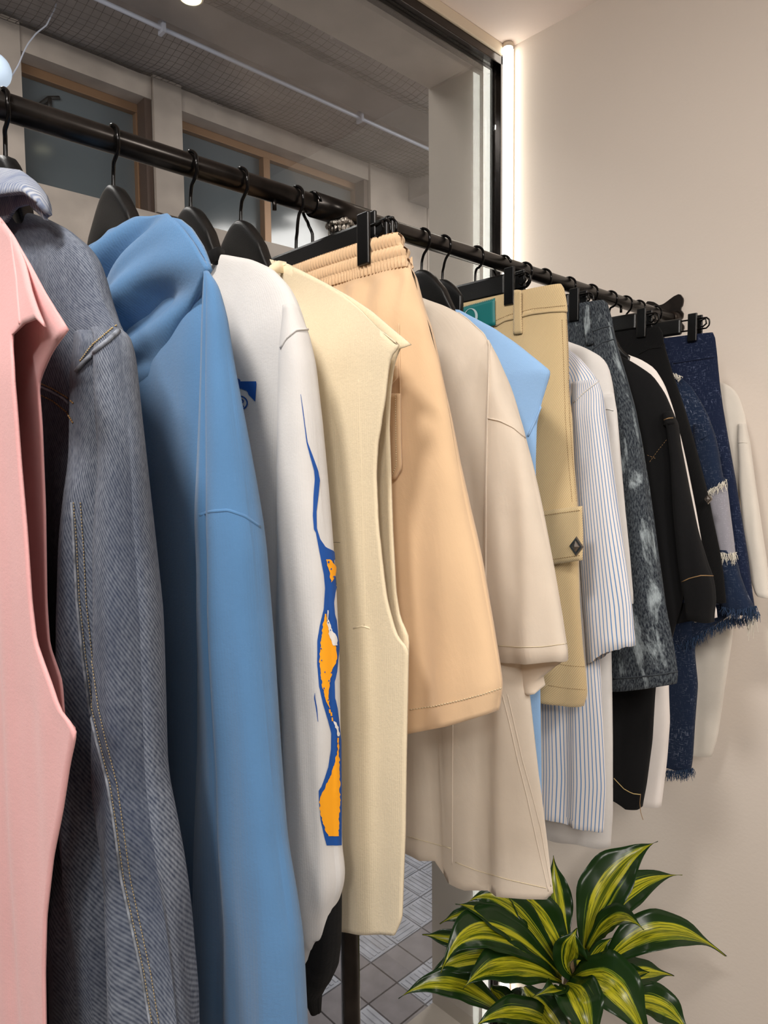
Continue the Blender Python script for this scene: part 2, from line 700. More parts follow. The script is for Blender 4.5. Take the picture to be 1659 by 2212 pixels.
def shell(key, part, mat, parent, y0, right, left=None, b=.03, top_b=.35, top_len=.12, n=2.4, nu=72, nv=96,
          fold=(.004, .08, 1.), hem=None, hem_len=.35, cap=False, yshift=None, centre=None, wrinkle=.0012, extra=None, lobes=None, soft=.022):
    """closed hanging tube. right / left: pixel silhouettes from top to hem read on the plane Y=y0.
    left None: mirrored about the rail. Rows are horizontal slices, b is the half depth."""
    def edge(P):
        ye = y0 + (yshift(.5) if yshift else 0.)
        Q = np.array([[*onY(p[0], p[1], ye)[[0, 2]], p[0]] for p in P])
        for i in range(1, len(Q)):
            if Q[i, 1] >= Q[i - 1, 1]:
                Q[i, 1] = Q[i - 1, 1] - .0015
        return Q
    R = edge(right)
    ztop, zbot = R[0, 1], R[-1, 1]
    Lf = edge(left) if left is not None else None
    if Lf is not None:
        ztop = max(ztop, Lf[0, 1])
        zbot = min(zbot, Lf[-1, 1])
    # rows follow the arc of the silhouette so steep shoulders stay smooth
    S = spline(R[:, :2], nv * 3, soft)
    zs = np.minimum.accumulate(S[:, 1])
    arc = np.r_[0, np.cumsum(np.linalg.norm(np.diff(S, axis=0), axis=1))]
    zrow = np.interp(np.linspace(0, arc[-1], nv), arc, zs)
    zrow[0], zrow[-1] = ztop, zbot
    zrow = np.minimum.accumulate(zrow - np.arange(nv) * 1e-7)
    xr = np.interp(-zrow, -zs, S[:, 0])
    if Lf is not None:
        SL = spline(Lf[:, :2], nv * 3, .03)
        xl = np.interp(-zrow, -np.minimum.accumulate(SL[:, 1]), SL[:, 0])
    elif centre is not None:
        xl = np.full(nv, centre)
    else:
        xl = -xr
    hemxy = None
    if hem is not None:
        hemxy = np.array([onY(p[0], p[1], y0)[[0, 2]] for p in hem])
        hemxy = hemxy[np.argsort(hemxy[:, 0])]
    pxm = np.mean([p[0] for p in right])
    tau = abs(ray(pxm, 1000)[0] / ray(pxm, 1000)[1])
    V, UV = [], []
    seed = fold[2]
    for j in range(nv):
        z = zrow[j]
        v = (ztop - z) / max(1e-6, ztop - zbot)
        bb = b * (top_b + (1 - top_b) * sm((ztop - z) / top_len))
        half = (xr[j] - xl[j]) / 2
        bb = min(bb, .75 * half / max(tau, .6))
        xc = (xr[j] + xl[j]) / 2
        lim = half if (left is not None or centre is not None) else xr[j]
        a = math.sqrt(max(lim * lim * .15, lim * lim - (bb * tau) ** 2))
        if left is None and centre is None:
            xc = 0.
        yc = y0 + (yshift(v) if yshift else 0.)
        rad = 0.
        for i in range(nu + 1):
            ph = 2 * math.pi * i / nu
            c, s = math.cos(ph), math.sin(ph)
            x = xc + a * math.copysign(abs(c) ** (2 / n), c)
            y = bb * math.copysign(abs(s) ** (2 / n), s)
            if lobes:
                y *= 1 - lobes[0] * math.exp(-((x - xc - lobes[1] * a) / (lobes[2] * a)) ** 2)
            f = folds(x, z, v, fold[0] * sm((ztop - z) / .1), fold[1], seed + (0 if s <= 0 else 5.3))
            y += f * (abs(s) ** .5) + abs(s) * wrinkle * noise.noise((x * 22, z * 9, seed + (0 if s < 0 else 9)))
            if extra:
                y += extra(x, z, v, s)
            x += f * .35 * abs(c)
            zz = z
            if hemxy is not None:
                w = max(0., 1 - (z - zbot) / hem_len)
                if w > 0:
                    zz = z + w * w * (np.interp(x, hemxy[:, 0], hemxy[:, 1]) - zbot)
            V.append((x, yc + y, zz))
            UV.append((ph / (2 * math.pi) * (4.1 * max(a, .05)), z))
    row = nu + 1
    # arc-length u so that weave and stripes keep their pitch
    arr = np.array(V).reshape(nv, row, 3)
    mid = arr[nv // 2]
    arcu = np.r_[0, np.cumsum(np.linalg.norm(np.diff(mid[:, :2], axis=0), axis=1))]
    UV = [(arcu[i], arr[j, i, 2]) for j in range(nv) for i in range(row)]
    # turned hem
    last = arr[-1]
    cen = last.mean(0)
    for dz, sh in ((-.0006, .0012), (.012, .0022)):
        for i in range(row):
            d = last[i] - cen
            l_ = math.hypot(d[0], d[1]) + 1e-9
            V.append((last[i][0] - d[0] / l_ * sh, last[i][1] - d[1] / l_ * sh, last[i][2] + dz))
            UV.append((arcu[i], last[i][2] + dz))
    Fc = []
    for j in range(nv + 1):
        for i in range(nu):
            k = j * row + i
            Fc.append((k, k + row, k + row + 1, k + 1))
    if cap:
        k = len(V)
        V.append(tuple(arr[0].mean(0)))
        UV.append((0, ztop))
        for i in range(nu):
            Fc.append((k, i, i + 1))
    o = mesh_obj(part, V, Fc, mat, parent, UV)
    register(key, V, Fc)
    return o


def coons(key, part, mat, parent, top, right, bottom, left, nu=48, nv=96, bulge=None, fold=(0, .08, 1.), thick=.0016, mirror=False, ysurf=None, zpar=0.):
    """cloth panel spanned between four 3-D edges (top/bottom run left to right, left/right run down)"""
    T, Bm = spline(top, nu), spline(bottom, nu)
    Lf, R = spline(left, nv), spline(right, nv)
    if zpar:
        def by_z(E):
            D = spline(E, nv * 6)
            arc = np.r_[0, np.cumsum(np.linalg.norm(np.diff(D, axis=0), axis=1))]
            dz = np.r_[0, np.cumsum(np.maximum(0, -np.diff(np.minimum.accumulate(D[:, 2]))))]
            q = (1 - zpar) * arc / arc[-1] + zpar * dz / dz[-1]
            t_ = np.linspace(0, 1, nv)
            return np.stack([np.interp(t_, q, D[:, k]) for k in range(3)], 1)
        Lf, R = by_z(left), by_z(right)
    V, UV, Fc = [], [], []
    for j in range(nv):
        t = j / (nv - 1)
        for i in range(nu):
            s = i / (nu - 1)
            P = (1 - t) * T[i] + t * Bm[i] + (1 - s) * Lf[j] + s * R[j] \
                - ((1 - s) * (1 - t) * T[0] + s * (1 - t) * T[-1] + (1 - s) * t * Bm[0] + s * t * Bm[-1])
            P = P.copy()
            if bulge:
                P[1] += bulge(s, t)
            if ysurf:
                P[1] = ysurf(P, t)
            if fold[0]:
                P[1] += folds(P[0], P[2], t, fold[0], fold[1], fold[2]) * sm(t * 5) * (1 - s ** 3)
            V.append(tuple(P))
            UV.append((P[0], P[2]))
    for j in range(nv - 1):
        for i in range(nu - 1):
            k = j * nu + i
            Fc.append((k, k + nu, k + nu + 1, k + 1))
    if mirror:
        k0 = len(V)
        V += [(-v[0], v[1], v[2]) for v in V]
        UV += [(-u[0], u[1]) for u in UV]
        Fc += [tuple(k0 + i for i in f[::-1]) for f in list(Fc)]
    o = mesh_obj(part, V, Fc, mat, parent, UV)
    so = o.modifiers.new('thickness', 'SOLIDIFY')
    so.thickness = thick
    so.offset = 0
    register(key, V, Fc)
    return o


def band(part, mat, parent, pts, w, h, n=None, key=None):
    """flat strip (collar stand, waistband piece): a closed thick ribbon along 3-D points"""
    mb = MB()
    P = spline(pts, n or 24)
    k0 = None
    for i, p in enumerate(P):
        t = Vector(P[min(i + 1, len(P) - 1)] - P[max(i - 1, 0)]).normalized()
        up = Vector(h)
        sd = t.cross(up).normalized() * w / 2
        k = len(mb.v)
        p = Vector(p)
        mb.v += [tuple(p + sd), tuple(p - sd), tuple(p - sd + up), tuple(p + sd + up)]
        if k0 is not None:
            for a in range(4):
                c = (a + 1) % 4
                mb.f.append((k0 + a, k0 + c, k + c, k + a))
        else:
            mb.f.append((k, k + 3, k + 2, k + 1))
        k0 = k
    mb.f.append((k0, k0 + 1, k0 + 2, k0 + 3))
    return mb.build(part, mat, parent, smooth=True)


# ================================================================== THE ROOM
WALL_Y = 1.69
CEIL_Z = 3.035
GX = -.50            # window line
struct(MB().box(-.80, 4.2, WALL_Y, WALL_Y + .2, -.05, CEIL_Z + .3).build('wall_end', MT['wall']))
struct(MB().box(GX, 4.2, -3.0, WALL_Y, CEIL_Z, CEIL_Z + .15).build('ceiling', MT['ceil']))
struct(MB().box(GX - .06, 4.2, -3.0, WALL_Y, -.12, 0).build('floor', MT['floor']))
struct(MB().box(4.2, 4.35, -3.0, WALL_Y + .2, -.05, CEIL_Z + .15).build('wall_right', MT['wall']))
struct(MB().box(GX - .3, 4.2, -3.2, -3.0, -.05, CEIL_Z + .15).build('wall_back', MT['wall']))
# outer reveal: jamb lining and stone head outside the glass
struct(MB().box(-.802, GX - .062, WALL_Y - .012, WALL_Y, -.04, CEIL_Z).build('wall_jamb', MT['jamb']))
struct(MB().box(-.80, GX - .06, -3.2, WALL_Y - .0, CEIL_Z, CEIL_Z + .5).build('ceiling_soffit', MT['soffit']))
struct(MB().box(-.80, GX - .062, -3.2, WALL_Y - .012, -.2, -.04).build('floor_sill', MT['soffit']))
# window: steel frame, two glass panes
win = struct(MB().box(GX - .06, GX - .002, WALL_Y - .033, WALL_Y - .0125, 0, CEIL_Z - .03).build('window_1', MT['steel'], bevel=.002))
MB().box(GX - .06, GX - .002, -3.0, WALL_Y - .0125, CEIL_Z - .055, CEIL_Z - .03).build('frame_head', MT['steel'], win, bevel=.002)
MB().box(GX - .055, GX - .004, -3.0, WALL_Y - .034, 0, .03).build('frame_sill', MT['steel'], win, bevel=.002)
MB().box(GX - .046, GX - .03, -3.0, WALL_Y - .034, CEIL_Z - .068, CEIL_Z - .055).build('seal_head', MT['black_rubber'], win)
MB().box(GX - .046, GX - .03, WALL_Y - .043, WALL_Y - .033, .03, CEIL_Z - .068).build('seal_side', MT['black_rubber'], win)
GM = glass_mat('window_glass', (.97, .98, .98, 1), .22)
MB().box(GX - .022, GX - .018, -2.99, WALL_Y - .035, .03, CEIL_Z - .056).build('glass_pane', GM, win)
MB().box(GX - .041, GX - .037, -2.99, WALL_Y - .035, .03, CEIL_Z - .056).build('glass_pane', GM, win)
struct(MB().box(GX - .03, GX + .004, -3.0, WALL_Y - .03, CEIL_Z - .03, CEIL_Z).build('trim_1', MT['trim'], bevel=.002))
# LED tube in the corner
lt = empty('led_corner_light', 'glowing white vertical light tube in the corner beside the window', 'light', (GX + .013, WALL_Y - .021, 0))
adopt(MB().tube([(GX + .013, WALL_Y - .021, .02), (GX + .013, WALL_Y - .021, CEIL_Z - .012)], .0142, 20).build('diffuser_tube', MT['led'], smooth=True), lt)
adopt(MB().tube([(GX + .013, WALL_Y - .021, CEIL_Z - .012), (GX + .013, WALL_Y - .021, CEIL_Z - .001)], .0150, 20).build('end_cap', MT['trim'], smooth=True), lt)
adopt(MB().box(GX + .004, GX + .022, WALL_Y - .006, WALL_Y - .0005, .02, CEIL_Z - .012).build('backing_channel', MT['trim']), lt)

# ================================================================== THE STREET OUTSIDE
SX = -3.6
SZ = 4.36
struct(MB().box(-9, -.80, -4, 12, -.32, -.26).build('floor_street', MT['groove']))
fs = bpy.data.objects['floor_street']
# pavers: ribbed squares; the ones in view are single pieces, alternate ribs
pm, pmd = None, None


def paver_mesh(name, ribs_along, mat):
    mb = MB()
    s = .148
    mb.box(-s / 2, s / 2, -s / 2, s / 2, -.02, 0)
    for k in range(6):
        c = -s / 2 + (k + .5) * s / 6
        if ribs_along == 0:
            mb.box(-s / 2 + .012, s / 2 - .012, c - .007, c + .007, 0, .004)
        elif ribs_along == 1:
            mb.box(c - .007, c + .007, -s / 2 + .012, s / 2 - .012, 0, .004)
    me = bpy.data.meshes.new(name)
    me.from_pydata(mb.v, [], mb.f)
    me.materials.append(mat)
    return me


PV = [paver_mesh('paver', 0, MT['paver']), paver_mesh('paver', 1, MT['paver']), paver_mesh('paver', 2, MT['paver_d'])]
spots = []
for i in range(0, 18):
    for j in range(0, 30):
        x, y = -.90 - i * .155, .2 + j * .155
        c = M.T @ (np.array([x, y, -.24]) - CAM)
        px, py = CX + F * c[0] / c[2], CY + F * c[1] / c[2]
        far = 0 if (600 < px < 1000 and 1780 < py < 2290) else abs(px - 800) + abs(py - 2000)
        spots.append((far, i, j, x, y))
spots.sort()
rest = ([], [])
for k, (far, i, j, x, y) in enumerate(spots):
    me = PV[2] if (j % 7 == 3) or (i % 6 == 2) else PV[(i + j) % 2]
    if k < 280:
        o = bpy.data.objects.new('paver', me)
        COL.objects.link(o)
        o.location = (x, y, -.24)
        o.parent = fs
    else:
        k0 = len(rest[0])
        rest[0].extend([(v.co.x + x, v.co.y + y, v.co.z - .24) for v in me.vertices])
        rest[1].extend([tuple(k0 + q for q in p_.vertices) for p_ in me.polygons])
o = mesh_obj('paver_field', rest[0], rest[1], MT['paver'], fs, smooth=False)
o['kind'] = 'stuff'

# far facade: body with openings, stone panels, bronze windows
fac = struct(MB().box(SX - .5, SX - .22, -4, 12, -.3, SZ).build('wall_street', MT['joint']))
openings = [(1.325, 2.105, 3.49, 4.345), (2.31, 4.0, 3.49, 4.345)]


def panel(y0, y1, z0, z1):
    g = .004
    return MB().box(SX - .22, SX, y0 + g, y1 - g, z0 + g, z1 - g).build('stone_panel', MT['stone'], fac, bevel=.003)


# courses: below sills, between and beside the openings
for (z0, z1, off) in ((-.24, .5, .0), (.5, 1.2, .5), (1.2, 1.9, .25), (1.9, 2.7, .0), (2.7, 3.49, .35)):
    y = -1.4 + off
    while y < 7:
        panel(y, y + 1.1, z0, z1)
        y += 1.1
for (y0, y1) in ((-.6, .45), (.45, 1.325), (2.105, 2.31), (4.0, 4.7), (4.7, 5.6), (5.6, 6.5)):
    panel(y0, y1, 3.49, 3.86)
    panel(y0, y1, 3.86, SZ)
for k, (y0, y1, z0, z1) in enumerate(openings):
    w = empty('street_window', ('single-pane far window with bronze frame in deep stone recess' if k == 0 else 'wide two-pane far window with bronze frame and sliding sash'), 'window', (SX - .1, (y0 + y1) / 2, z0))
    mb = MB()
    f = .055
    x0, x1 = SX - .21, SX - .14
    mb.box(x0, x1, y0, y1, z1 - .14 - f, z1 - .14).box(x0, x1, y0, y1, z0, z0 + f * .6).box(x0, x1, y1 - f, y1, z0 + f * .6, z1 - .14 - f).box(x0, x1, y0, y0 + f * .5, z0 + f * .6, z1 - .14 - f)
    adopt(mb.build('frame', MT['bronze'], bevel=.004), w)
    adopt(MB().box(x0 - .02, SX - .02, y0, y1, z1 - .14, z1 - .002).build('lintel', MT['stone']), w)
    adopt(MB().box(x0 - .01, SX - .03, y1 - .045, y1 - .001, z0, z1 - .14).build('reveal', MT['bronze_d']), w)
    ms = [(y0 + f * .5, y1 - f)] if k == 0 else [(y0 + f * .5, y0 + .72), (y0 + .78, y1 - f)]
    for (a, c) in ms:
        adopt(MB().box(x0 + .012, x0 + .02, a, c, z0 + f * .6, z1 - .14 - f).build('pane', MT['pane']), w)
    if k == 1:
        adopt(MB().box(x0, x1 + .01, y0 + .72, y0 + .78, z0 + f * .6, z1 - .14 - f).build('mullion', MT['bronze'], bevel=.003), w)
    else:
        adopt(MB().tube([(x0 + .03, y0 + .05, z1 - .43), (x0 + .03, y0 + .20, z1 - .27), (x0 + .03, y0 + .26, z1 - .25)], .012, 8).tube([(x0 + .03, y0 + .20, z1 - .27), (x0 + .03, y0 + .20, z1 - .36)], .016, 8).build('window_stay', MT['black_rubber'], smooth=True), w)

# street ceiling: slab with beams running along the street
slab = struct(MB().box(SX - .5, -.80, -4, 12, SZ + .02, SZ + .35).build('ceiling_street', MT['concrete']))
MB().box(-3.02, -2.72, -4, 12, SZ - .03, SZ + .02).build('concrete_beam', MT['concrete2'], slab, bevel=.01)
MB().box(-2.42, -1.95, -4, 12, SZ - .06, SZ + .02).build('concrete_beam', MT['concrete2'], slab, bevel=.01)
MB().box(-1.55, -.81, -4, 12, SZ - .10, SZ + .02).build('concrete_beam', MT['concrete'], slab, bevel=.01)
MB().box(SX, -3.02, 4.45, 4.85, SZ - .22, SZ + .02).build('cross_beam', MT['concrete'], slab, bevel=.01)
cd = MB().tube([(-3.06, -4, SZ - .045), (-3.06, 9, SZ - .045)], .013, 8).build('ceiling_conduit', MT['conduit'], smooth=True)
tag(cd, 'pale metal conduit running along the concrete street ceiling', 'conduit')
for k, (y, z) in enumerate(((1.9, 0), (3.4, 0), (4.6, 0))):
    MB().box(-3.09, -3.03, y, y + .02, SZ - .075, SZ - .0).build('clamp', MT['conduit'], cd)
vb = MB().box(-2.35, -2.1, 2.55, 2.85, SZ - .16, SZ - .061)
vo = vb.build('ceiling_box', MT['concrete2'], bevel=.01)
tag(vo, 'small concrete box fixed under the street ceiling beam', 'box')


def netting(name, x0, x1, y0, y1, z, step, label, sag):
    mb = MB()
    rnd = random.Random(4)
    nx = int((x1 - x0) / step)
    ny = int((y1 - y0) / step)

    def P(x, y):
        return (x, y, z - sag * math.sin(math.pi * (x - x0) / (x1 - x0)) - .02 * noise.noise((x * 4, y * 3, 1.)))
    for i in range(nx + 1):
        x = x0 + (x1 - x0) * i / nx
        mb.tube([P(x + .01 * noise.noise((x * 9, q * .1, 3.)), y0 + (y1 - y0) * q / 60) for q in range(61)], .0018, 3, False)
    for j in range(ny + 1):
        y = y0 + (y1 - y0) * j / ny
        mb.tube([P(x0 + (x1 - x0) * q / 5, y + .012 * noise.noise((q * .4, y * 9, 7.))) for q in range(6)], .0018, 3, False)
    o = mb.build(name, MT['net'])
    o['kind'] = 'stuff'
    tag(o, label, 'netting')


netting('bird_netting', SX + .01, -3.10, .3, 4.6, SZ - .03, .045, 'dark bird netting stretched below the ceiling above the far windows', .04)
netting('bird_netting', -2.70, -2.44, 1.2, 5.2, SZ - .045, .05, 'dark bird netting strip between two concrete ceiling beams', .03)

# hanging cable, globe lamp, downlight reflection in the glass modelled as a fixture outside
p = [onX(q[0], q[1], -3.35) for q in ((140, -30), (124, -4), (118, 20), (100, 55), (78, 72), (60, 95), (50, 115), (40, 140), (25, 165))]
wire = MB().tube(spline(p, 30), .004, 6).build('hanging_cable', MT['conduit'], smooth=True)
tag(wire, 'thin pale cable hanging loose from the street ceiling netting', 'cable')
g = onX(-14, 152, -3.30)
gl = empty('globe_lamp', 'round pale globe lamp on the far stone wall', 'lamp', tuple(g))
adopt(MB().sphere(g, .085, 20, 14).build('globe', MT['globe'], smooth=True), gl)
adopt(MB().tube([(g[0], g[1], g[2]), (SX + .03, g[1], g[2]), (SX + .001, g[1], g[2])], [.02, .02, .045], 12).build('wall_arm', MT['plate'], smooth=True), gl)
d = onZ(412, -6, SZ - .105)
dl = empty('downlight_reflection', 'small round warm glow standing in for a downlight reflected in the glass', 'light', tuple(d))
adopt(MB().tube([(d[0], d[1], SZ - .10), (d[0], d[1], SZ - .112)], .055, 20).build('lens', MT['downlight'], smooth=False), dl)
adopt(MB().tube([(d[0], d[1], SZ - .10), (d[0], d[1], SZ - .106)], .066, 20).build('rim', MT['trim'], smooth=False), dl)

# ================================================================== THE RAIL
rail = empty('clothes_rail', 'long dark steel pipe rail fixed to the white wall, hung with clothes', 'clothes rail', (0, .6, 0))


def rp(o):
    return adopt(o, rail)


RR = .0128
ysl0, ysl1 = rail_y(690), rail_y(797)
rp(MB().tube([(0, -.6, RAIL_Z), (0, WALL_Y - .012, RAIL_Z)], RR, 28).build('pipe', MT['pipe'], smooth=True))
cp = rp(MB().tube([(0, ysl0 - .012, RAIL_Z), (0, ysl1, RAIL_Z)], RR + .0035, 28).build('coupling', MT['pipe'], smooth=True))
yp = rail_y(735)
rp(MB().tube([(0, yp, 0.0), (0, yp, RAIL_Z - .01)], .0142, 24).build('post', MT['pipe'], smooth=True))
rp(MB().tube([(0, yp, 0.0), (0, yp, .006)], .06, 24).build('foot_plate', MT['plate'], smooth=False))
rnd = random.Random(3)
wm = MB()
for k in range(26):
    a = 2 * math.pi * k / 26
    wm.sphere((.0165 * math.cos(a), yp + .0175 * math.sin(a), RAIL_Z - .0145 - .004 * abs(math.sin(a)) + rnd.uniform(-.002, .002)), rnd.uniform(.0028, .0048), 7, 5)
for k in range(16):
    a = 2 * math.pi * k / 16
    wm.sphere((.0145 * math.cos(a), yp + .0145 * math.sin(a), RAIL_Z - .024 + rnd.uniform(-.004, .003)), rnd.uniform(.002, .0034), 6, 5, (1, 1, 2.2))
rp(wm.build('weld_bead', MT['weld'], smooth=True))
for px in (588, 1338):
    y = rail_y(px)
    rp(MB().tube([(.004, y, RAIL_Z - .010), (.004, y, RAIL_Z - .024)], .0028, 8).build('hook_tip', MT['pipe'], smooth=True))  # short pins standing in for hanger hook tips below the rail
# butterfly wall plate
pl = [(1392, 660), (1398, 650), (1412, 652), (1424, 660), (1434, 656), (1455, 640), (1468, 634), (1476, 645), (1474, 660), (1468, 667), (1476, 676), (1474, 688), (1468, 692), (1478, 705), (1474, 716), (1455, 722), (1440, 712), (1425, 705), (1405, 690)]
pw = [onY(a, c, WALL_Y - .006) for a, c in pl]
pc = spline([q[[0, 2]] for q in pw] + [pw[0][[0, 2]]], 60)[:-1]
mb = MB()
n_ = len(pc)
for yy in (WALL_Y - .006, WALL_Y - .0005):
    mb.v += [(q[0], yy, q[1]) for q in pc]
mb.f += [tuple(range(n_)), tuple(range(2 * n_ - 1, n_ - 1, -1))] + [(i, (i + 1) % n_, n_ + (i + 1) % n_, n_ + i) for i in range(n_)]
rp(mb.build('wall_plate', MT['plate']))
s = onY(1456, 679, WALL_Y - .006)
rp(MB().tube([(s[0], WALL_Y - .006, s[2]), (s[0], WALL_Y - .0095, s[2])], [.0055, .004], 14).build('screw', MT['screw'], smooth=False))
rp(MB().tube([(0, WALL_Y - .03, RAIL_Z), (0, WALL_Y - .006, RAIL_Z)], [.0145, .019], 22).build('flange', MT['plate'], smooth=True))


# ================================================================== HANGERS
def hook_path(z_neck, rev=False):
    """wire from the hanger neck up and round the rail, in the hanger plane (x, z)"""
    rh = .0185
    zc = RAIL_Z + RR + .0018 - rh
    sgn = -1 if rev else 1
    P = [(0, z_neck - .012), (0, z_neck + .004), (.0005, z_neck + .012)]
    lo = zc - rh * .95
    zs = np.linspace(z_neck + .018, max(z_neck + .019, lo), 4)
    for k, z in enumerate(zs):
        P.append((.0015 + .009 * (k + 1) / 5, z))
    for a in np.linspace(-42, 168, 20):
        P.append((rh * math.cos(math.radians(a)), zc + rh * math.sin(math.radians(a))))
    return [(sgn * x, z) for x, z in P]


GROUP_H = 'black hangers on the rail'


def hook(parent, y, zn, rev=False):
    P = [(x, y + .0008 * math.sin(i), z) for i, (x, z) in enumerate(hook_path(zn, rev))]
    return adopt(MB().tube(spline(P, 60), .0021, 10).build('hook', MT['wire'], smooth=True), parent)


def shoulder_hanger(y, label, zn=2.146, rev=False, half=.092, kind='shoulder hanger'):
    root = empty('shoulder_hanger', label, 'hanger', (0, y, zn), GROUP_H)
    hook(root, y, zn, rev)
    V, Fc = [], []
    xs = np.linspace(-half, half, 61)
    ring = 20
    for x in xs:
        t = abs(x) / half
        ax = abs(x)
        top = zn - .060 * sm(ax / .085) - .80 * max(0, ax - .05) - .001
        hgt = .056 - .036 * sm(ax / .11)
        bot = top - hgt
        dep = .0095 - .005 * t * t
        for k in range(ring):
            a = 2 * math.pi * k / ring
            c, s_ = math.cos(a), math.sin(a)
            yy = dep * math.copysign(abs(c) ** .45, c)
            zz = (top + bot) / 2 + (top - bot) / 2 * math.copysign(abs(s_) ** .6, s_)
            V.append((x, y + yy - .006 * t * t, zz))
    for i in range(len(xs) - 1):
        for k in range(ring):
            q = (k + 1) % ring
            Fc.append((i * ring + k, i * ring + q, (i + 1) * ring + q, (i + 1) * ring + k))
    Fc += [tuple(range(ring))[::-1], tuple((len(xs) - 1) * ring + k for k in range(ring))]
    adopt(mesh_obj('body', V, Fc, MT['plastic']), root)
    return root


def clip_hanger(y, label, zb, clips, half=.15, rev=False, h=.034, zn=None, yc=None):
    """bar hanger: flat bar, hook, two sprung clips on wire rails"""
    root = empty('clip_hanger', label, 'hanger', (0, y, zb), GROUP_H)
    hook(root, y, zb + .002, rev)
    bx = min(half, min(abs(c) for c in clips) - .016)
    adopt(MB().box(-bx, bx, y - .006, y + .006, zb - h, zb).build('bar', MT['plastic'], bevel=.004), root)
    for sgn in (-1, 1):
        w = MB()
        x0, x1 = sgn * (bx - .01), sgn * (max(clips) + .029)
        w.tube(spline([(x0, y, zb - .006), (x1 - sgn * .006, y, zb - .006), (x1, y, zb - .012), (x1, y, zb - h + .012), (x1 - sgn * .006, y, zb - h + .006), (x0, y, zb - h + .006)], 40), .0017, 8)
        adopt(w.build('clip_rail', MT['wire'], smooth=True), root)
    for cx_ in clips:
        for sgn in (-1, 1):
            x = sgn * cx_
            c = MB().box(x - .0095, x + .0095, y - .017, y - .012, zb - h - .020, zb + .004)
            c.box(x - .0095, x + .0095, y + .012, y + .017, zb - h - .020, zb + .004)
            co = adopt(c.build('clip', MT['clip'], bevel=.0015), root)
            sp = MB().tube([(x + .013, y - .008, zb - .012), (x + .024, y - .008, zb - .010), (x + .026, y - .008, zb - .020), (x + .018, y - .008, zb - .026), (x + .013, y - .008, zb - .022)], .0018, 6)
            sp.build('clip_spring', MT['wire'], co, smooth=True)
    return root


HY = {k: rail_y(v) for k, v in dict(pink=-62, denim=5, hood=240, white=408, cream=517, tan=637, spare=668, ivory=835, sky=910, spare2=955, khaki=1026, stripe=1085,
                                    white2=1131, acid=1173, black=1226, shirt=1274, pants=1316, patch=1350, indigo=1377, off=1412).items()}
HY['patch'], HY['off'] = 1.432, 1.575


# ================================================================== GARMENTS


def garment(kind, label, cat, y, zbase):
    return empty(kind, label, cat, (0, y, zbase), None)


def mirror(o, parent):
    c = o.copy()
    COL.objects.link(c)
    c.parent = parent
    c.scale = (-1, 1, 1)
    return c


def P3(pts, Y):
    return [onY(a, c, Y) for a, c in pts]


def jag(pts, amp, seed, step=5):
    """raw cut edge: small irregular steps along a pixel line"""
    P = resample(pts, max(3, int(np.linalg.norm(np.diff(np.asarray(pts, float), axis=0), axis=1).sum() / step)))
    r = random.Random(seed)
    return [(p[0] + r.uniform(-amp, amp), p[1] + r.uniform(-amp, amp)) for p in P]


def panel_depth(y0, d, half):
    """depth of a hanging front (d<0) or back panel: fullest at the middle, flat at the sides; shoulder pinched"""
    def yf(P, z0):
        q = math.cos(math.pi / 2 * min(1, abs(P[0]) / half)) * .8 + .2
        return y0 + d * q * sm((z0 - P[2]) / .10)
    return yf


def P3f(pts, y0, yf, z0):
    out = []
    for a, c in pts:
        Y = y0
        for _ in range(4):
            p_ = onY(a, c, Y)
            Y = yf(p_, z0)
        out.append(onY(a, c, Y))
    return out


# ---- pink sleeveless top
y = .143
HY['pink'] = y
shoulder_hanger(y, 'black shoulder hanger inside the pink sleeveless top')
g = garment('pink_top', 'pink sleeveless jersey top with raw rolled armhole, next to the denim jacket', 'top', y, 1.2)
shoulder = [np.array([.055, y, 2.105])] + P3([(0, 470), (30, 511), (60, 570), (85, 630), (105, 670), (127, 710)], y)
low = [(106, 1393), (133, 1470), (138, 1545), (165, 1577), (160, 1606), (150, 1650), (135, 1750), (115, 1850), (100, 1980), (97, 2100), (100, 2300)]
yff, yfb = panel_depth(y, -.020, .40), panel_depth(y, .014, .40)
fr = [shoulder[-1]] + P3f([(95, 685), (62, 692), (26, 718), (30, 790), (36, 880), (45, 1000), (58, 1150), (68, 1300), (78, 1385), (92, 1425), (112, 1480), (130, 1535)] + low[3:], y, yff, 2.0)
bk = [shoulder[-1]] + P3f([(112, 760), (92, 805), (83, 832), (90, 920), (97, 1100), (100, 1300)] + low, y, yfb, 2.0)
zb = fr[-1][2]
cl = [np.array([.055, y - .002, 2.105]), np.array([.035, y - .010, 2.05]), np.array([0, y - .018, 2.02]), np.array([0, y - .018, zb - .22])]
clb = [np.array([.055, y + .002, 2.105]), np.array([0.01, y + .014, 2.08]), np.array([0, y + .014, 1.9]), np.array([0, y + .014, zb - .22])]
o = coons('pink', 'front_panel', MT['pink'], g, shoulder, fr, [cl[-1], fr[-1]], cl, ysurf=lambda P, t: yff(P, 2.0), zpar=.7, fold=(.004, .06, 2.), mirror=True)
o = coons('pink', 'back_panel', MT['pink'], g, [v + np.array([0, .001, 0]) for v in shoulder], bk, [clb[-1], bk[-1]], clb, ysurf=lambda P, t: yfb(P, 2.0), zpar=.7, fold=(.003, .07, 3.), mirror=True)
seam('pink', [(24, 500), (38, 600), (46, 700)], 'shoulder_seam', MT['pink'], g, .0011)

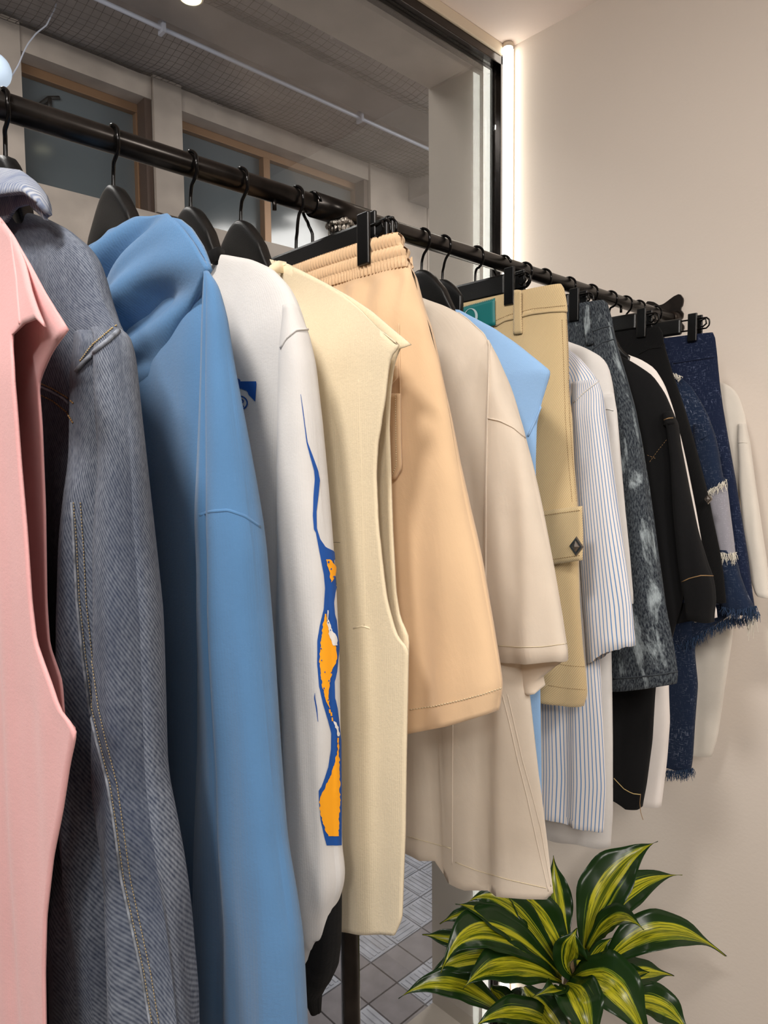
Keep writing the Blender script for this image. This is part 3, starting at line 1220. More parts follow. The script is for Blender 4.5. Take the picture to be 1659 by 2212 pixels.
# ---- washed denim jacket
y = HY['denim']
shoulder_hanger(y, 'black shoulder hanger inside the washed denim jacket')
g = garment('denim_jacket', 'faded blue-grey washed denim jacket with visible seams, beside the pink top', 'jacket', y, .9)
body = shell('denim', 'body', MT['denim'], g, y, [(18, 478), (60, 452), (107, 470), (150, 490), (193, 524), (215, 560), (228, 610), (240, 650), (262, 690), (276, 714), (272, 770), (255, 900), (235, 1200), (225, 1600), (215, 2300)],
             b=.030, fold=(.005, .09, 1.2), nv=120)
sl = shell('denim', 'sleeve', MT['denim'], g, y, [(258, 700), (276, 714), (287, 760), (300, 900), (315, 1050), (330, 1200), (345, 1350), (352, 1500), (362, 1700), (382, 1900), (398, 2060), (418, 2300)],
           left=[(172, 760), (166, 800), (168, 900), (171, 1000), (160, 1060), (148, 1150), (143, 1300), (140, 1500), (139, 1700), (112, 1850), (99, 2000), (95, 2300)],
           b=.034, top_b=.5, top_len=.08, fold=(.006, .055, 4.0), nv=130, nu=110, cap=True, yshift=lambda v: -.014, lobes=(.75, .30, .16))
mirror(sl, g)
ck = onY(60, 400, y - .01)
col_ = [onY(-60, 420, y - .03), onY(0, 402, y - .034), onY(45, 408, y - .032), onY(80, 432, y - .026), onY(104, 470, y - .012)]
o = coons('denim', 'collar', MT['denim_hi'], g, P3([(-60, 372), (0, 366), (45, 372), (78, 398), (100, 428)], y - .012), [onY(100, 428, y - .012), onY(107, 450, y - .018), onY(108, 468, y - .022)],
          [onY(-60, 436, y - .036), onY(0, 422, y - .038), onY(50, 415, y - .034), onY(85, 440, y - .03), onY(108, 468, y - .022)],
          [onY(-60, 372, y - .012), onY(-60, 404, y - .034), onY(-60, 436, y - .036)], nu=30, nv=14, thick=.004)
o = coons('denim', 'collar_stand', MT['denim_hi'], g, P3([(-60, 420), (0, 412), (50, 410), (80, 430), (98, 462)], y - .018), P3([(98, 462), (99, 470), (100, 476)], y - .022),
          P3([(-60, 500), (14, 480), (34, 448), (64, 440), (100, 476)], y - .026), P3([(-60, 420), (-60, 460), (-60, 500)], y - .022), nu=30, nv=12, thick=.003)
seam('denim', [(0, 425), (30, 414), (55, 413), (85, 436), (107, 466)], 'collar_edge', MT['denim_edge'], g, .0014)
seam('denim', [(17, 478), (36, 450), (60, 440), (95, 466)], 'collar_seam', MT['denim_edge'], g, .0011)
seam('denim', [(166, 803), (180, 785), (205, 760), (235, 735), (265, 706), (278, 716)], 'armhole_seam', MT['denim_edge'], g, .0017, lift=.0006)
stitches('denim', [(174, 780), (195, 750), (225, 725), (252, 702)], 'armhole_stitching', MT['thread'], g, .0005)
for k, dx in enumerate((0, 14)):
    stitches('denim', [(160 + dx, 1085), (166 + dx, 1180), (172 + dx, 1300), (185 + dx, 1420), (200 + dx, 1530), (216 + dx, 1600), (238 + dx, 1690), (254 + dx, 1800), (268 + dx, 1900), (290 + dx, 2000), (312 + dx, 2100), (330 + dx, 2212)], 'sleeve_seam_stitching', MT['thread_g'], g, .00034, 7)
seam('denim', [(155, 1085), (160, 1180), (166, 1300), (178, 1420), (193, 1530), (210, 1605), (232, 1690), (249, 1800), (262, 1900), (284, 2000), (306, 2100), (325, 2212)], 'felled_seam', MT['denim_edge'], g, .0010, lift=.0003)
seam('denim', [(82, 833), (110, 845), (140, 862), (160, 884)], 'yoke_seam', MT['denim_edge'], g, .0010)
stitches('denim', [(84, 826), (115, 840), (145, 858), (161, 872)], 'yoke_stitching', MT['thread_d'], g, .0006)
stitches('denim', [(86, 852), (115, 866), (145, 890), (160, 915)], 'yoke_stitching', MT['thread_d'], g, .0006)

# ---- blue hoodie
y = HY['hood']
shoulder_hanger(y, 'black shoulder hanger rising out of the blue hoodie')
g = garment('blue_hoodie', 'sky blue fleece hoodie with draped hood, next to the denim jacket', 'hoodie', y, .9)
shell('hood', 'body', MT['hood'], g, y, [(300, 560), (370, 570), (430, 592), (462, 625), (478, 690), (488, 800), (500, 950), (520, 1100), (530, 1300), (530, 1600), (530, 2300)], b=.030, fold=(.006, .10, 2.2), nv=110)
sl = shell('hood', 'sleeve', MT['hood'], g, y, [(450, 584), (471, 612), (490, 680), (505, 780), (525, 900), (549, 1050), (562, 1132), (571, 1200), (590, 1450), (605, 1650), (622, 1850), (636, 1960), (648, 2060), (662, 2300)],
           left=[(441, 600), (438, 700), (436, 800), (432, 950), (428, 1112), (433, 1200), (437, 1400), (437, 1600), (430, 1900), (417, 2100), (412, 2300)],
           b=.026, top_b=.5, top_len=.06, fold=(.003, .05, 1.1), nv=130, nu=88, cap=True, yshift=lambda v: -.016, lobes=(.30, .0, .12))
mirror(sl, g)
seam('hood', [(429, 1113), (455, 1105), (492, 1102), (528, 1114), (563, 1138)], 'sleeve_seam', MT['hood'], g, .0018, lift=-.0009)


def hood_b(sg):
    def f(s, t):
        e = math.sin(math.pi * min(1, max(0, s))) ** .5 * math.sin(math.pi * (.015 + t * .93)) ** .6
        q = s * 1.9 + t * 1.15
        w = .6 * math.sin(q * 8.5 + .4 + .8 * noise.noise((s * 2, t * 2, 5))) + .45 * math.sin(q * 14.5 + t * 2) + .6 * noise.noise((s * 4, t * 3, 2))
        return sg * (.026 * e + .021 * w * e)
    return f


ht = P3([(185, 556), (205, 535), (245, 504), (310, 481), (345, 468), (375, 471), (402, 492), (430, 532), (454, 582)], y - .004)
hr = P3([(454, 582), (430, 632), (398, 700), (366, 790), (330, 862), (296, 912)], y - .012)
hb_ = P3([(185, 860), (240, 890), (296, 912)], y - .012)
hl = P3([(185, 556), (180, 700), (185, 860)], y - .008)
coons('hood', 'hood', MT['hood'], g, ht, hr, hb_, hl, nu=80, nv=80, bulge=hood_b(-1), thick=.006)
coons('hood', 'hood_lining', MT['hood'], g, ht, hr, hb_, hl, nu=40, nv=40, bulge=lambda s, t: .006 * math.sin(math.pi * s) ** .5, thick=.004)

# ---- white long-sleeve with flame print
y = HY['white']
shoulder_hanger(y, 'black shoulder hanger inside the white flame-print sweatshirt')
g = garment('flame_sweatshirt', 'white long-sleeved sweatshirt with blue and orange flame print on the sleeve', 'sweatshirt', y, 1.3)
shell('white', 'body', MT['white'], g, y, [(458, 556), (482, 541), (545, 560), (590, 580), (625, 618), (645, 660), (662, 712), (655, 800), (640, 900), (635, 1100), (640, 1500), (645, 1900)], b=.030, fold=(.005, .11, 3.0), nv=110)
sl = shell('white', 'sleeve', MT['white'], g, y, [(640, 655), (664, 712), (680, 780), (695, 900), (706, 1020), (716, 1150), (723, 1250), (729, 1400), (733, 1600), (737, 1850), (742, 1905), (740, 1940), (724, 2010), (716, 2060), (700, 2085)],
           left=[(612, 690), (607, 750), (606, 900), (605, 1100), (601, 1300), (604, 1450), (615, 1520), (620, 1700), (621, 1850), (634, 1940), (646, 2020), (651, 2060), (655, 2085)],
           b=.022, top_b=.5, top_len=.05, fold=(.0025, .045, 2.4), nv=130, nu=80, cap=True, yshift=lambda v: -.012,
           hem=[(650, 2078), (662, 2092), (690, 2076), (712, 2032), (718, 1965), (742, 1918)], hem_len=.06)
mirror(sl, g)
cf = shell('white_cuff', 'cuff', MT['black_rib'], g, y, [(736, 1925), (736, 2000), (735, 2060), (730, 2110), (716, 2140), (700, 2155), (690, 2168)],
           left=[(650, 1960), (652, 2060), (653, 2100), (655, 2150), (660, 2160), (668, 2166), (672, 2170)], b=.018, top_b=.9, fold=(.001, .03, 1), nv=40, nu=56, yshift=lambda v: -.006)
mirror(cf, g)
band('collar_rib', MT['black_rib'], g, [onY(440, 560, y - .02), onY(455, 540, y - .018), onY(470, 533, y - .008), onY(482, 541, y + .004), onY(470, 545, y + .02)], .004, (0, 0, -.014))
seam('white', [(607, 752), (618, 732), (640, 713), (664, 712)], 'armhole_seam', MT['white'], g, .0012)
c4 = lambda a, c: (450 + a / 3.402, 600 + c / 3.402)
c5 = lambda a, c: (550 + a / 3.16, 1150 + c / 3.16)
FL = [c4(677, 858), c4(690, 960), c4(712, 1140), c4(720, 1210), c4(745, 1310), c4(775, 1420), c4(780, 1480), c4(771, 1600), c4(767, 1750), c4(775, 1850), c5(416, 0), c5(440, 130), c5(470, 290), c5(478, 380), c5(470, 520), c5(445, 630), c5(428, 740), c5(428, 900), c5(440, 1050),
      c5(465, 1170), c5(500, 1290), c5(520, 1370), c5(518, 1480), c5(500, 1600), c5(475, 1680), c5(455, 1735), c5(438, 1760), c5(440, 1830), c5(450, 1960), c5(475, 2080), c5(490, 2135)]
FR = [c4(680, 858), c4(695, 960), c4(718, 1140), c4(729, 1210), c4(766, 1310), c4(805, 1420), c4(817, 1490), c4(808, 1590), c4(793, 1720), c4(796, 1840), c4(820, 1920), c4(860, 1980), c4(922, 2010), (728, 1262), c5(548, 410), c5(539, 480), c5(545, 560), c5(557, 600), (732, 1400), c5(560, 950), c5(545, 1020), c5(548, 1130), c5(565, 1210), (736, 1600), (737, 1827)]
print_area('white', FL, FR, 'flame_print', MT['blue_ink'], g, .0007, nx=12)
print_area('white', [c5(412, 1095), c5(408, 1130), c5(420, 1200), c5(432, 1290)], [c5(414, 1095), c5(416, 1130), c5(428, 1200), c5(435, 1290)], 'flame_print', MT['blue_ink'], g, .0007, nx=4)
rq = random.Random(8)


def jx(P, seed, amp=1.6):
    r = random.Random(seed)
    Q = resample(P, max(4, int((P[-1][1] - P[0][1]) / 4)))
    return [(q[0] + r.uniform(-amp, amp), q[1]) for q in Q]


print_area('white', jx([c5(486, 185), c5(484, 205), c5(500, 245), c5(510, 285), c5(518, 340)], 1), jx([c5(505, 185), c5(530, 205), c5(546, 225), c5(548, 285), c5(522, 340)], 2), 'flame_fill', MT['orange_ink'], g, .0012)
print_area('white', jx([c5(478, 555), c5(468, 610), c5(455, 700), c5(446, 800), c5(443, 900), c5(450, 980), c5(465, 1070), c5(485, 1150), c5(505, 1200)], 3), jx([c5(488, 555), c5(495, 640), c5(512, 720), c5(553, 790), c5(553, 880), c5(530, 930), c5(506, 1020), c5(500, 1100), c5(510, 1200)], 4), 'flame_fill', MT['orange_ink'], g, .0012)
print_area('white', jx([c5(490, 530), c5(486, 580), c5(492, 640), c5(505, 710), c5(535, 770)], 5), jx([c5(494, 530), c5(500, 600), c5(525, 670), c5(555, 715), c5(556, 770)], 6), 'flame_highlight', MT['white_ink'], g, .0016)
print_area('white', jx([c5(536, 1285), c5(545, 1315), c5(556, 1350), c5(560, 1390)], 7), jx([c5(541, 1285), c5(560, 1315), c5(570, 1350), c5(572, 1390)], 8), 'flame_highlight', MT['white_ink'], g, .0014)
print_area('white', jx([c5(560, 1400), c5(560, 1490), c5(545, 1570), c5(520, 1640), c5(490, 1710), c5(462, 1775), c5(443, 1825), c5(445, 1870), c5(455, 1940), c5(480, 2025), c5(505, 2070)], 9), jx([c5(568, 1400), c5(568, 1490), c5(572, 1600), c5(576, 1800), c5(578, 1850), c5(570, 1960), c5(568, 2070)], 10), 'flame_fill', MT['orange_ink'], g, .0012)
for k, q in enumerate([(508, 1215), (518, 1235), (526, 1270)]):
    a = c5(*q)
    print_area('white', [(a[0] - 2, a[1] - 3), (a[0] - 1.5, a[1] + 5)], [(a[0] + 1.5, a[1] - 3), (a[0] + 2.5, a[1] + 5)], 'flame_fill', MT['orange_ink'], g, .0012, ny=3, nx=3)
for q in [(497, 203, 2.4), (514, 250, 1.6), (532, 303, 2.0), (455, 870, 1.4), (452, 790, 1.4), (475, 950, 1.5), (500, 1010, 1.6), (515, 955, 1.5), (470, 1060, 1.5), (497, 1140, 1.6), (524, 937, 1.4), (510, 665, 1.3), (495, 615, 1.3)]:
    a = c5(q[0], q[1])
    print_area('white', [(a[0], a[1] - q[2] * 1.4), (a[0] - q[2], a[1]), (a[0], a[1] + q[2] * 1.4)], [(a[0] + .2, a[1] - q[2] * 1.4), (a[0] + q[2], a[1]), (a[0] + .2, a[1] + q[2] * 1.4)], 'flame_dot', MT['blue_ink'], g, .0019, ny=5, nx=3)
# chest print: blue bar and the registered mark
c2 = lambda a, c: (480 + a / 13.825, 780 + c / 13.825)
print_area('white', [c2(300, 200), c2(350, 400), c2(400, 560), c2(430, 700), c2(470, 825)], [c2(360, 200), c2(420, 380), c2(480, 510), c2(560, 560), c2(580, 825)], 'chest_print', MT['blue_ink'], g)
print_area('white', [c2(560, 555), c2(560, 825), c2(700, 850), c2(775, 910), c2(800, 1005), c2(900, 1100), c2(995, 1205)], [c2(1030, 605), c2(1040, 680), c2(1020, 950), c2(1005, 1205)], 'chest_print', MT['blue_ink'], g)
jn = ([], [])
cc = [c2(530 + 245 * math.cos(a) * .98, 1250 + 205 * math.sin(a)) for a in np.linspace(0, 2 * math.pi, 40)]
ribbon('white', cc, 3.0, '', None, None, .001, 60, jn)
ribbon('white', [c2(470, 1370), c2(470, 1150), c2(600, 1145), c2(655, 1180), c2(640, 1235), c2(560, 1255), c2(470, 1255)], 2.6, '', None, None, .001, 50, jn)
ribbon('white', [c2(580, 1255), c2(670, 1370)], 2.6, '', None, None, .001, 10, jn)
if jn[0]:
    mesh_obj('registered_mark', jn[0], jn[1], MT['blue_ink'], g)

# ---- cream sleeveless sweatshirt
y = HY['cream']
shoulder_hanger(y, 'black shoulder hanger inside the cream sleeveless sweatshirt')
g = garment('cream_sleeveless_top', 'cream sleeveless sweatshirt with deep raw-cut armhole', 'top', y, 1.3)
shoulder = [np.array([.045, y, 2.092])] + P3([(600, 564), (622, 570), (650, 584), (700, 610), (750, 640), (790, 670), (830, 708), (870, 742)], y)
yff, yfb = panel_depth(y, -.024, .36), panel_depth(y, .024, .36)
low = [(882, 1400), (880, 1500), (877, 1650), (875, 1800), (871, 1900), (868, 1985), (852, 2020)]
fr = [shoulder[-1]] + P3f(jag([(866, 747), (850, 758), (839, 790), (835, 840), (825, 905), (815, 965), (813, 1030), (815, 1100), (822, 1180), (835, 1290), (850, 1350), (860, 1378), (872, 1390)], .8, 5, 12) + low, y, yff, 2.05)
bk = [shoulder[-1]] + P3f([(862, 752), (850, 790), (843, 850), (840, 920), (843, 1000), (848, 1150), (855, 1280), (864, 1335), (883, 1376)] + low, y, yfb, 2.05)
zb = fr[-1][2]
zc_ = onY(640, 1995, y)[2]
cl = [np.array([.045, y - .003, 2.092]), np.array([.02, y - .016, 2.03]), np.array([0, y - .024, 1.95]), np.array([0, y - .024, zb - .065])]
clb = [np.array([.045, y + .003, 2.092]), np.array([0.0, y + .020, 2.07]), np.array([0, y + .03, 1.95]), np.array([0, y + .03, zb - .065])]
coons('cream', 'front_panel', MT['cream'], g, shoulder, fr, [cl[-1]] + P3f([(735, 2012), (800, 2018), (852, 2020)], y, yff, 2.05), cl, nu=64, nv=120, ysurf=lambda P, t: yff(P, 2.05), zpar=.7, fold=(.0035, .075, 2.3), mirror=True, thick=.0024)
coons('cream', 'back_panel', MT['cream'], g, [v + np.array([0, .001, 0]) for v in shoulder], bk, [clb[-1], bk[-1]], clb, nu=40, nv=90, ysurf=lambda P, t: yfb(P, 2.05), zpar=.7, fold=(.003, .08, 4.4), mirror=True, thick=.0024)
band('collar_rib', MT['cream'], g, [onY(575, 590, y - .022), onY(584, 573, y - .020), onY(600, 563, y - .010), onY(616, 566, y + .004), onY(612, 572, y + .022)], .003, (0, 0, -.013))
seam('cream', [(586, 596), (600, 580), (620, 571)], 'collar_seam', MT['cream'], g, .0012)
seam('cream', [(776, 820), (782, 1000), (786, 1150), (790, 1300), (788, 1352)], 'panel_crease', MT['cream'], g, .0008)
seam('cream', [(738, 1974), (780, 1974), (830, 1979), (867, 1983)], 'hem_stitching', MT['thread_l'], g, .0006)
seam('cream', [(738, 1985), (780, 1986), (830, 1990), (866, 1993)], 'hem_stitching', MT['cream'], g, .0006)
seam('cream', [(719, 1172), (723, 1170), (728, 1173), (733, 1170), (737, 1172)], 'black_print_mark', MT['black_ink'], g, .0007)
seam('cream', [(765, 1357), (785, 1352), (800, 1357)], 'pucker', MT['cream'], g, .0012)

# ---- tan elastic-waist shorts
y = HY['tan']
zb = 2.128
cx_ = onY(785, 540, y - .015)[0]
clip_hanger(y, 'black clip hanger holding the tan elastic-waist shorts', zb, [cx_], .16)
clip_hanger(HY['spare'] + .004, 'empty black clip hanger with reversed hook behind the tan shorts', 2.14, [.13], .15, True)
g = garment('tan_shorts', 'tan cotton shorts with gathered elastic waistband', 'shorts', y, 1.55)
zt = onY(862, 503, y)[2]


def ruffle(x, z, v, s):
    ch = (zt - z) / .0148
    f = ch - math.floor(ch)
    out = .0032 * math.sin(math.pi * f) ** .6
    r = .0015 * (.4 + .6 * math.sin(math.pi * f)) * math.sin(x * 1250 + math.floor(ch) * 2.1 + 3 * noise.noise((x * 40, math.floor(ch) * 3.7, 1)))
    return math.copysign(1, s) * (out + r)


shell('tan', 'waistband', MT['tan'], g, y, [(862, 502), (869, 514), (868, 525), (880, 540), (879, 552), (886, 568), (888, 576)], b=.014, top_b=.9, fold=(.0012, .05, 1), nu=900, nv=60, extra=ruffle, cap=False, wrinkle=.0006)


def pleat(x, z, v, s):
    d = (2.062 - z)
    return math.copysign(1, s) * (.0026 * sm(d / .012) * math.exp(-max(0, d) / .06) * math.sin(x * 190 + 5 * noise.noise((x * 13, z * 3, 3))))


lg = shell('tan', 'leg', MT['tan'], g, y, [(876, 556), (886, 572), (897, 600), (908, 640), (930, 700), (950, 780), (975, 900), (992, 1000), (1012, 1100), (1040, 1220), (1065, 1350), (1080, 1440), (1086, 1485), (1078, 1536)], centre=.001,
           b=.030, top_b=.42, top_len=.07, fold=(.004, .11, 2.6), nu=220, nv=110, extra=pleat, hem=[(1078, 1534), (1000, 1555), (940, 1568), (880, 1576), (700, 1590)], hem_len=.18)
mirror(lg, g)
stitches('tan', [(1082, 1486), (1040, 1500), (1000, 1511), (940, 1525), (884, 1533)], 'hem_stitching', MT['thread_l'], g, .0005, 6)
seam('tan', [(862, 700), (864, 800), (866, 900), (866, 1010)], 'side_seam', MT['tan'], g, .0010)
pk = P3([(812, 838), (845, 832), (858, 826)], y - .036)
coons('tan_p', 'pocket_flap', MT['tan'], g, P3([(800, 800), (830, 796), (856, 790)], y - .0345), P3([(856, 790), (858, 815), (838, 838)], y - .036), P3([(800, 848), (822, 843), (838, 838)], y - .0375), P3([(800, 800), (800, 825), (800, 848)], y - .036), nu=10, nv=10, thick=.003)
coons('tan_p', 'cargo_pocket', MT['tan'], g, P3([(790, 850), (830, 850), (864, 850)], y - .0335), P3([(864, 850), (865, 940), (867, 1010), (853, 1036)], y - .0335), P3([(790, 1036), (830, 1036), (853, 1036)], y - .0335), P3([(790, 850), (790, 940), (790, 1036)], y - .0335), nu=16, nv=20, thick=.003)
stitches('tan_p', [(857, 852), (858, 940), (859, 1003), (850, 1028), (830, 1030)], 'pocket_stitching', MT['thread_l'], g, .0004, 5, lift=.0022)

# ---- ivory short-sleeved shirt
y = HY['ivory']
shoulder_hanger(y, 'black shoulder hanger inside the ivory poplin shirt, behind the tan shorts')
g = garment('ivory_shirt', 'sheer ivory poplin short-sleeved shirt with long tail behind the tan shorts', 'shirt', y, 1.25)
shell('ivory', 'body', MT['ivory'], g, y, [(905, 640), (925, 648), (960, 660), (995, 678), (1030, 704), (1056, 734), (1060, 800), (1063, 1000), (1085, 1200), (1115, 1400), (1145, 1500), (1158, 1620), (1170, 1720), (1180, 1810), (1188, 1880), (1194, 1925)],
      b=.028, fold=(.0055, .075, 5.2), nv=120, nu=100, hem=[(1194, 1928), (1185, 1940), (1100, 1920), (1020, 1902), (990, 1888), (978, 1874), (974, 1852), (930, 1838), (877, 1822), (700, 1790)], hem_len=.22)
sl = shell('ivory', 'sleeve', MT['ivory'], g, y, [(1056, 734), (1075, 770), (1100, 830), (1132, 925), (1150, 1000), (1170, 1100), (1195, 1230), (1215, 1350), (1227, 1420)],
           left=[(1054, 738), (1057, 800), (1053, 900), (1050, 1100), (1049, 1270), (1065, 1350), (1073, 1420)], b=.020, top_b=.5, top_len=.08, fold=(.003, .07, 1.7), nv=90, nu=72, cap=True, yshift=lambda v: -.016,
           hem=[(1073, 1418), (1120, 1421), (1170, 1421), (1227, 1419)], hem_len=.05)
mirror(sl, g)
coons('ivory_b', 'sleeve_lining', MT['ivory'], g, P3([(1085, 1402), (1150, 1400), (1222, 1398)], y + .004), P3([(1222, 1398), (1224, 1424), (1196, 1442), (1174, 1460), (1178, 1480)], y + .004), P3([(1128, 1490), (1150, 1497), (1165, 1495), (1178, 1480)], y + .004), P3([(1085, 1402), (1100, 1440), (1128, 1490)], y + .004), nu=30, nv=24, thick=.001, bulge=lambda s, t: -.012 * math.sin(math.pi * s) * t)
seam('ivory', [(930, 646), (970, 662), (1010, 690), (1045, 722), (1056, 745)], 'yoke_seam', MT['ivory'], g, .0008)
seam('ivory', [(1057, 742), (1057, 800), (1054, 900), (1051, 1050), (1050, 1265)], 'armhole_seam', MT['ivory'], g, .0011)
seam('ivory', [(1053, 903), (1080, 909), (1108, 923), (1134, 946)], 'sleeve_seam', MT['ivory'], g, .0010)
seam('ivory', [(1074, 1394), (1120, 1398), (1170, 1397), (1224, 1390)], 'hem_stitching', MT['thread_l'], g, .0004)
seam('ivory', [(978, 1566), (977, 1700), (977, 1868)], 'placket_edge', MT['ivory'], g, .0007, lift=0.)
seam('ivory', [(1085, 1500), (1100, 1560), (1118, 1640), (1138, 1720), (1160, 1820), (1185, 1925)], 'side_seam', MT['ivory'], g, .0008, lift=0.)
seam('ivory', [(1096, 1500), (1110, 1560), (1128, 1640), (1150, 1720), (1168, 1790), (1190, 1915)], 'side_seam', MT['ivory'], g, .0007, lift=0.)
seam('ivory', [(880, 1806), (930, 1820), (974, 1832)], 'hem_stitching', MT['thread_l'], g, .0004)
seam('ivory', [(984, 1862), (1030, 1880), (1100, 1900), (1180, 1918)], 'hem_stitching', MT['thread_l'], g, .0004)

# ---- light blue sleeveless tee
y = HY['sky']
shoulder_hanger(y, 'black shoulder hanger inside the light blue sleeveless tee')
shoulder_hanger(HY['spare2'], 'empty black shoulder hanger between the light blue tee and the khaki shorts', 2.14, half=.045)
g = garment('light_blue_tee', 'light blue cap-sleeved jersey tee between the ivory shirt and khaki shorts', 'tee', y, 1.35)
shell('sky', 'body', MT['sky'], g, y, [(958, 672), (972, 665), (990, 668), (1020, 684), (1070, 710), (1110, 738), (1150, 769), (1190, 801), (1187, 815), (1172, 865), (1160, 915), (1157, 1000), (1158, 1100), (1162, 1300), (1166, 1500), (1168, 1725)], b=.022, fold=(.004, .09, 2.0), nv=160, soft=.006)
band('collar_rib', MT['sky'], g, [onY(952, 690, y - .018), onY(960, 676, y - .016), onY(970, 666, y - .008), onY(980, 667, y + .004), onY(976, 672, y + .018)], .003, (0, 0, -.011))
seam('sky', [(1189, 804), (1176, 855), (1158, 905), (1141, 942)], 'armhole_edge', MT['sky'], g, .0014)

# ---- khaki cargo shorts
y = HY['khaki']
cx_ = onY(1100, 620, y - .015)[0]
clip_hanger(y, 'black clip hanger holding the khaki cargo shorts', 2.150, [cx_], .10)
g = garment('khaki_cargo_shorts', 'khaki twill cargo shorts with teal waist label and square stud', 'shorts', y, 1.48)
shell('khaki', 'waistband', MT['khaki'], g, y, [(1212, 613), (1218, 622), (1222, 640), (1225, 658), (1226, 672)], b=.016, top_b=.9, fold=(.002, .07, 2), nv=24, hem=None, wrinkle=.001)
lg = shell('khaki', 'leg', MT['khaki'], g, y, [(1223, 664), (1228, 760), (1230, 850), (1237, 900), (1241, 1000), (1248, 1090), (1250, 1215), (1253, 1300), (1260, 1400), (1266, 1450), (1270, 1500), (1262, 1524)], centre=.001,
           b=.026, top_b=.6, fold=(.003, .09, 3.1), nv=100, hem=[(1264, 1525), (1240, 1522), (1210, 1515), (1170, 1505), (1000, 1470)], hem_len=.2)
mirror(lg, g)
coons('khaki_p', 'pocket_flap', MT['khaki'], g, P3([(1150, 1108), (1200, 1100), (1257, 1093)], y - .0275), P3([(1257, 1093), (1259, 1150), (1258, 1210)], y - .0285), P3([(1150, 1226), (1205, 1218), (1258, 1210)], y - .029), P3([(1150, 1108), (1150, 1226)], y - .0275), nu=14, nv=14, thick=.003)
stitches('khaki_p', [(1165, 1115), (1205, 1109), (1256, 1102)], 'flap_stitching', MT['thread_d'], g, .0004, 5, lift=.002)
stitches('khaki_p', [(1165, 1212), (1210, 1206), (1256, 1199)], 'flap_stitching', MT['thread_d'], g, .0004, 5, lift=.002)
seam('khaki', [(1072, 704), (1090, 693), (1112, 688), (1150, 678), (1190, 673), (1225, 672)], 'waist_seam', MT['khaki'], g, .0016)
stitches('khaki', [(1072, 692), (1100, 680), (1150, 667), (1222, 660)], 'waist_stitching', MT['thread_d'], g, .0003, 4)
for dx in (0, 9):
    stitches('khaki', [(1214 + dx, 690), (1218 + dx, 800), (1221 + dx, 900), (1228 + dx, 1000), (1236 + dx, 1085)], 'side_stitching', MT['thread_d'], g, .0003, 5)
stitches('khaki', [(1195, 1432), (1230, 1438), (1264, 1440)], 'hem_stitching', MT['thread_d'], g, .0003, 5)
stitches('khaki', [(1185, 1480), (1220, 1486), (1266, 1490)], 'hem_stitching', MT['thread_d'], g, .0003, 5)
coons('khaki_l', 'belt_loop', MT['khaki'], g, P3([(1111, 627), (1118, 626), (1126, 627)], y - .0175), P3([(1126, 627), (1126, 670), (1128, 720)], y - .0195), P3([(1110, 722), (1118, 722), (1128, 720)], y - .0195), P3([(1111, 627), (1110, 670), (1110, 722)], y - .0195), nu=6, nv=14, thick=.003)
lb = coons('khaki_l', 'waist_label', MT['teal'], g, P3([(970, 672), (1010, 660), (1069, 644)], y - .0185), P3([(1069, 644), (1069, 670), (1070, 702)], y - .0195), P3([(970, 730), (1020, 716), (1070, 702)], y - .0195), P3([(970, 672), (970, 730)], y - .0185), nu=14, nv=8, thick=.0012)
V, Fc = [], []
for k in range(41):
    a = 2 * math.pi * k / 40
    for (rx, ry, ox) in ((15, 18, 0), (11.2, 16.6, -1.6)):
        V.append(tuple(onY(1017 + ox + rx * math.cos(a), 684 + ry * math.sin(a) - .1 * rx * math.cos(a), y - .0212)))
for k in range(40):
    Fc.append((2 * k, 2 * k + 1, 2 * k + 3, 2 * k + 2))
mesh_obj('label_letter', V, Fc, MT['label_ink'], lb)
stitches('khaki_l', [(990, 667), (1030, 656), (1068, 646)], 'label_stitching', MT['thread_l'], g, .0003, 4, lift=.0012)


def stud(px, py, yy, r, parent):
    c = onY(px, py, yy)
    mb = MB()
    k = [(-1.0, 0), (0, 1.25), (1.0, 0), (0, -1.25)]
    for f, dy in ((1.0, 0), (.85, -.0022), (.62, -.0022), (.55, -.0036)):
        mb.v += [(c[0] + a * r * f, c[1] + dy, c[2] + q * r * f) for a, q in k]
    mb.v.append((c[0], c[1] - .0062, c[2]))
    for l in range(3):
        for i in range(4):
            j = (i + 1) % 4
            mb.f.append((l * 4 + i, l * 4 + j, l * 4 + 4 + j, l * 4 + 4 + i))
    for i in range(4):
        mb.f.append((12 + i, 12 + (i + 1) % 4, 16))
    mb.f.append((3, 2, 1, 0))
    return mb.build('stud', MT['stud'], parent)


stud(1245, 1180, y - .031, .0118, g)

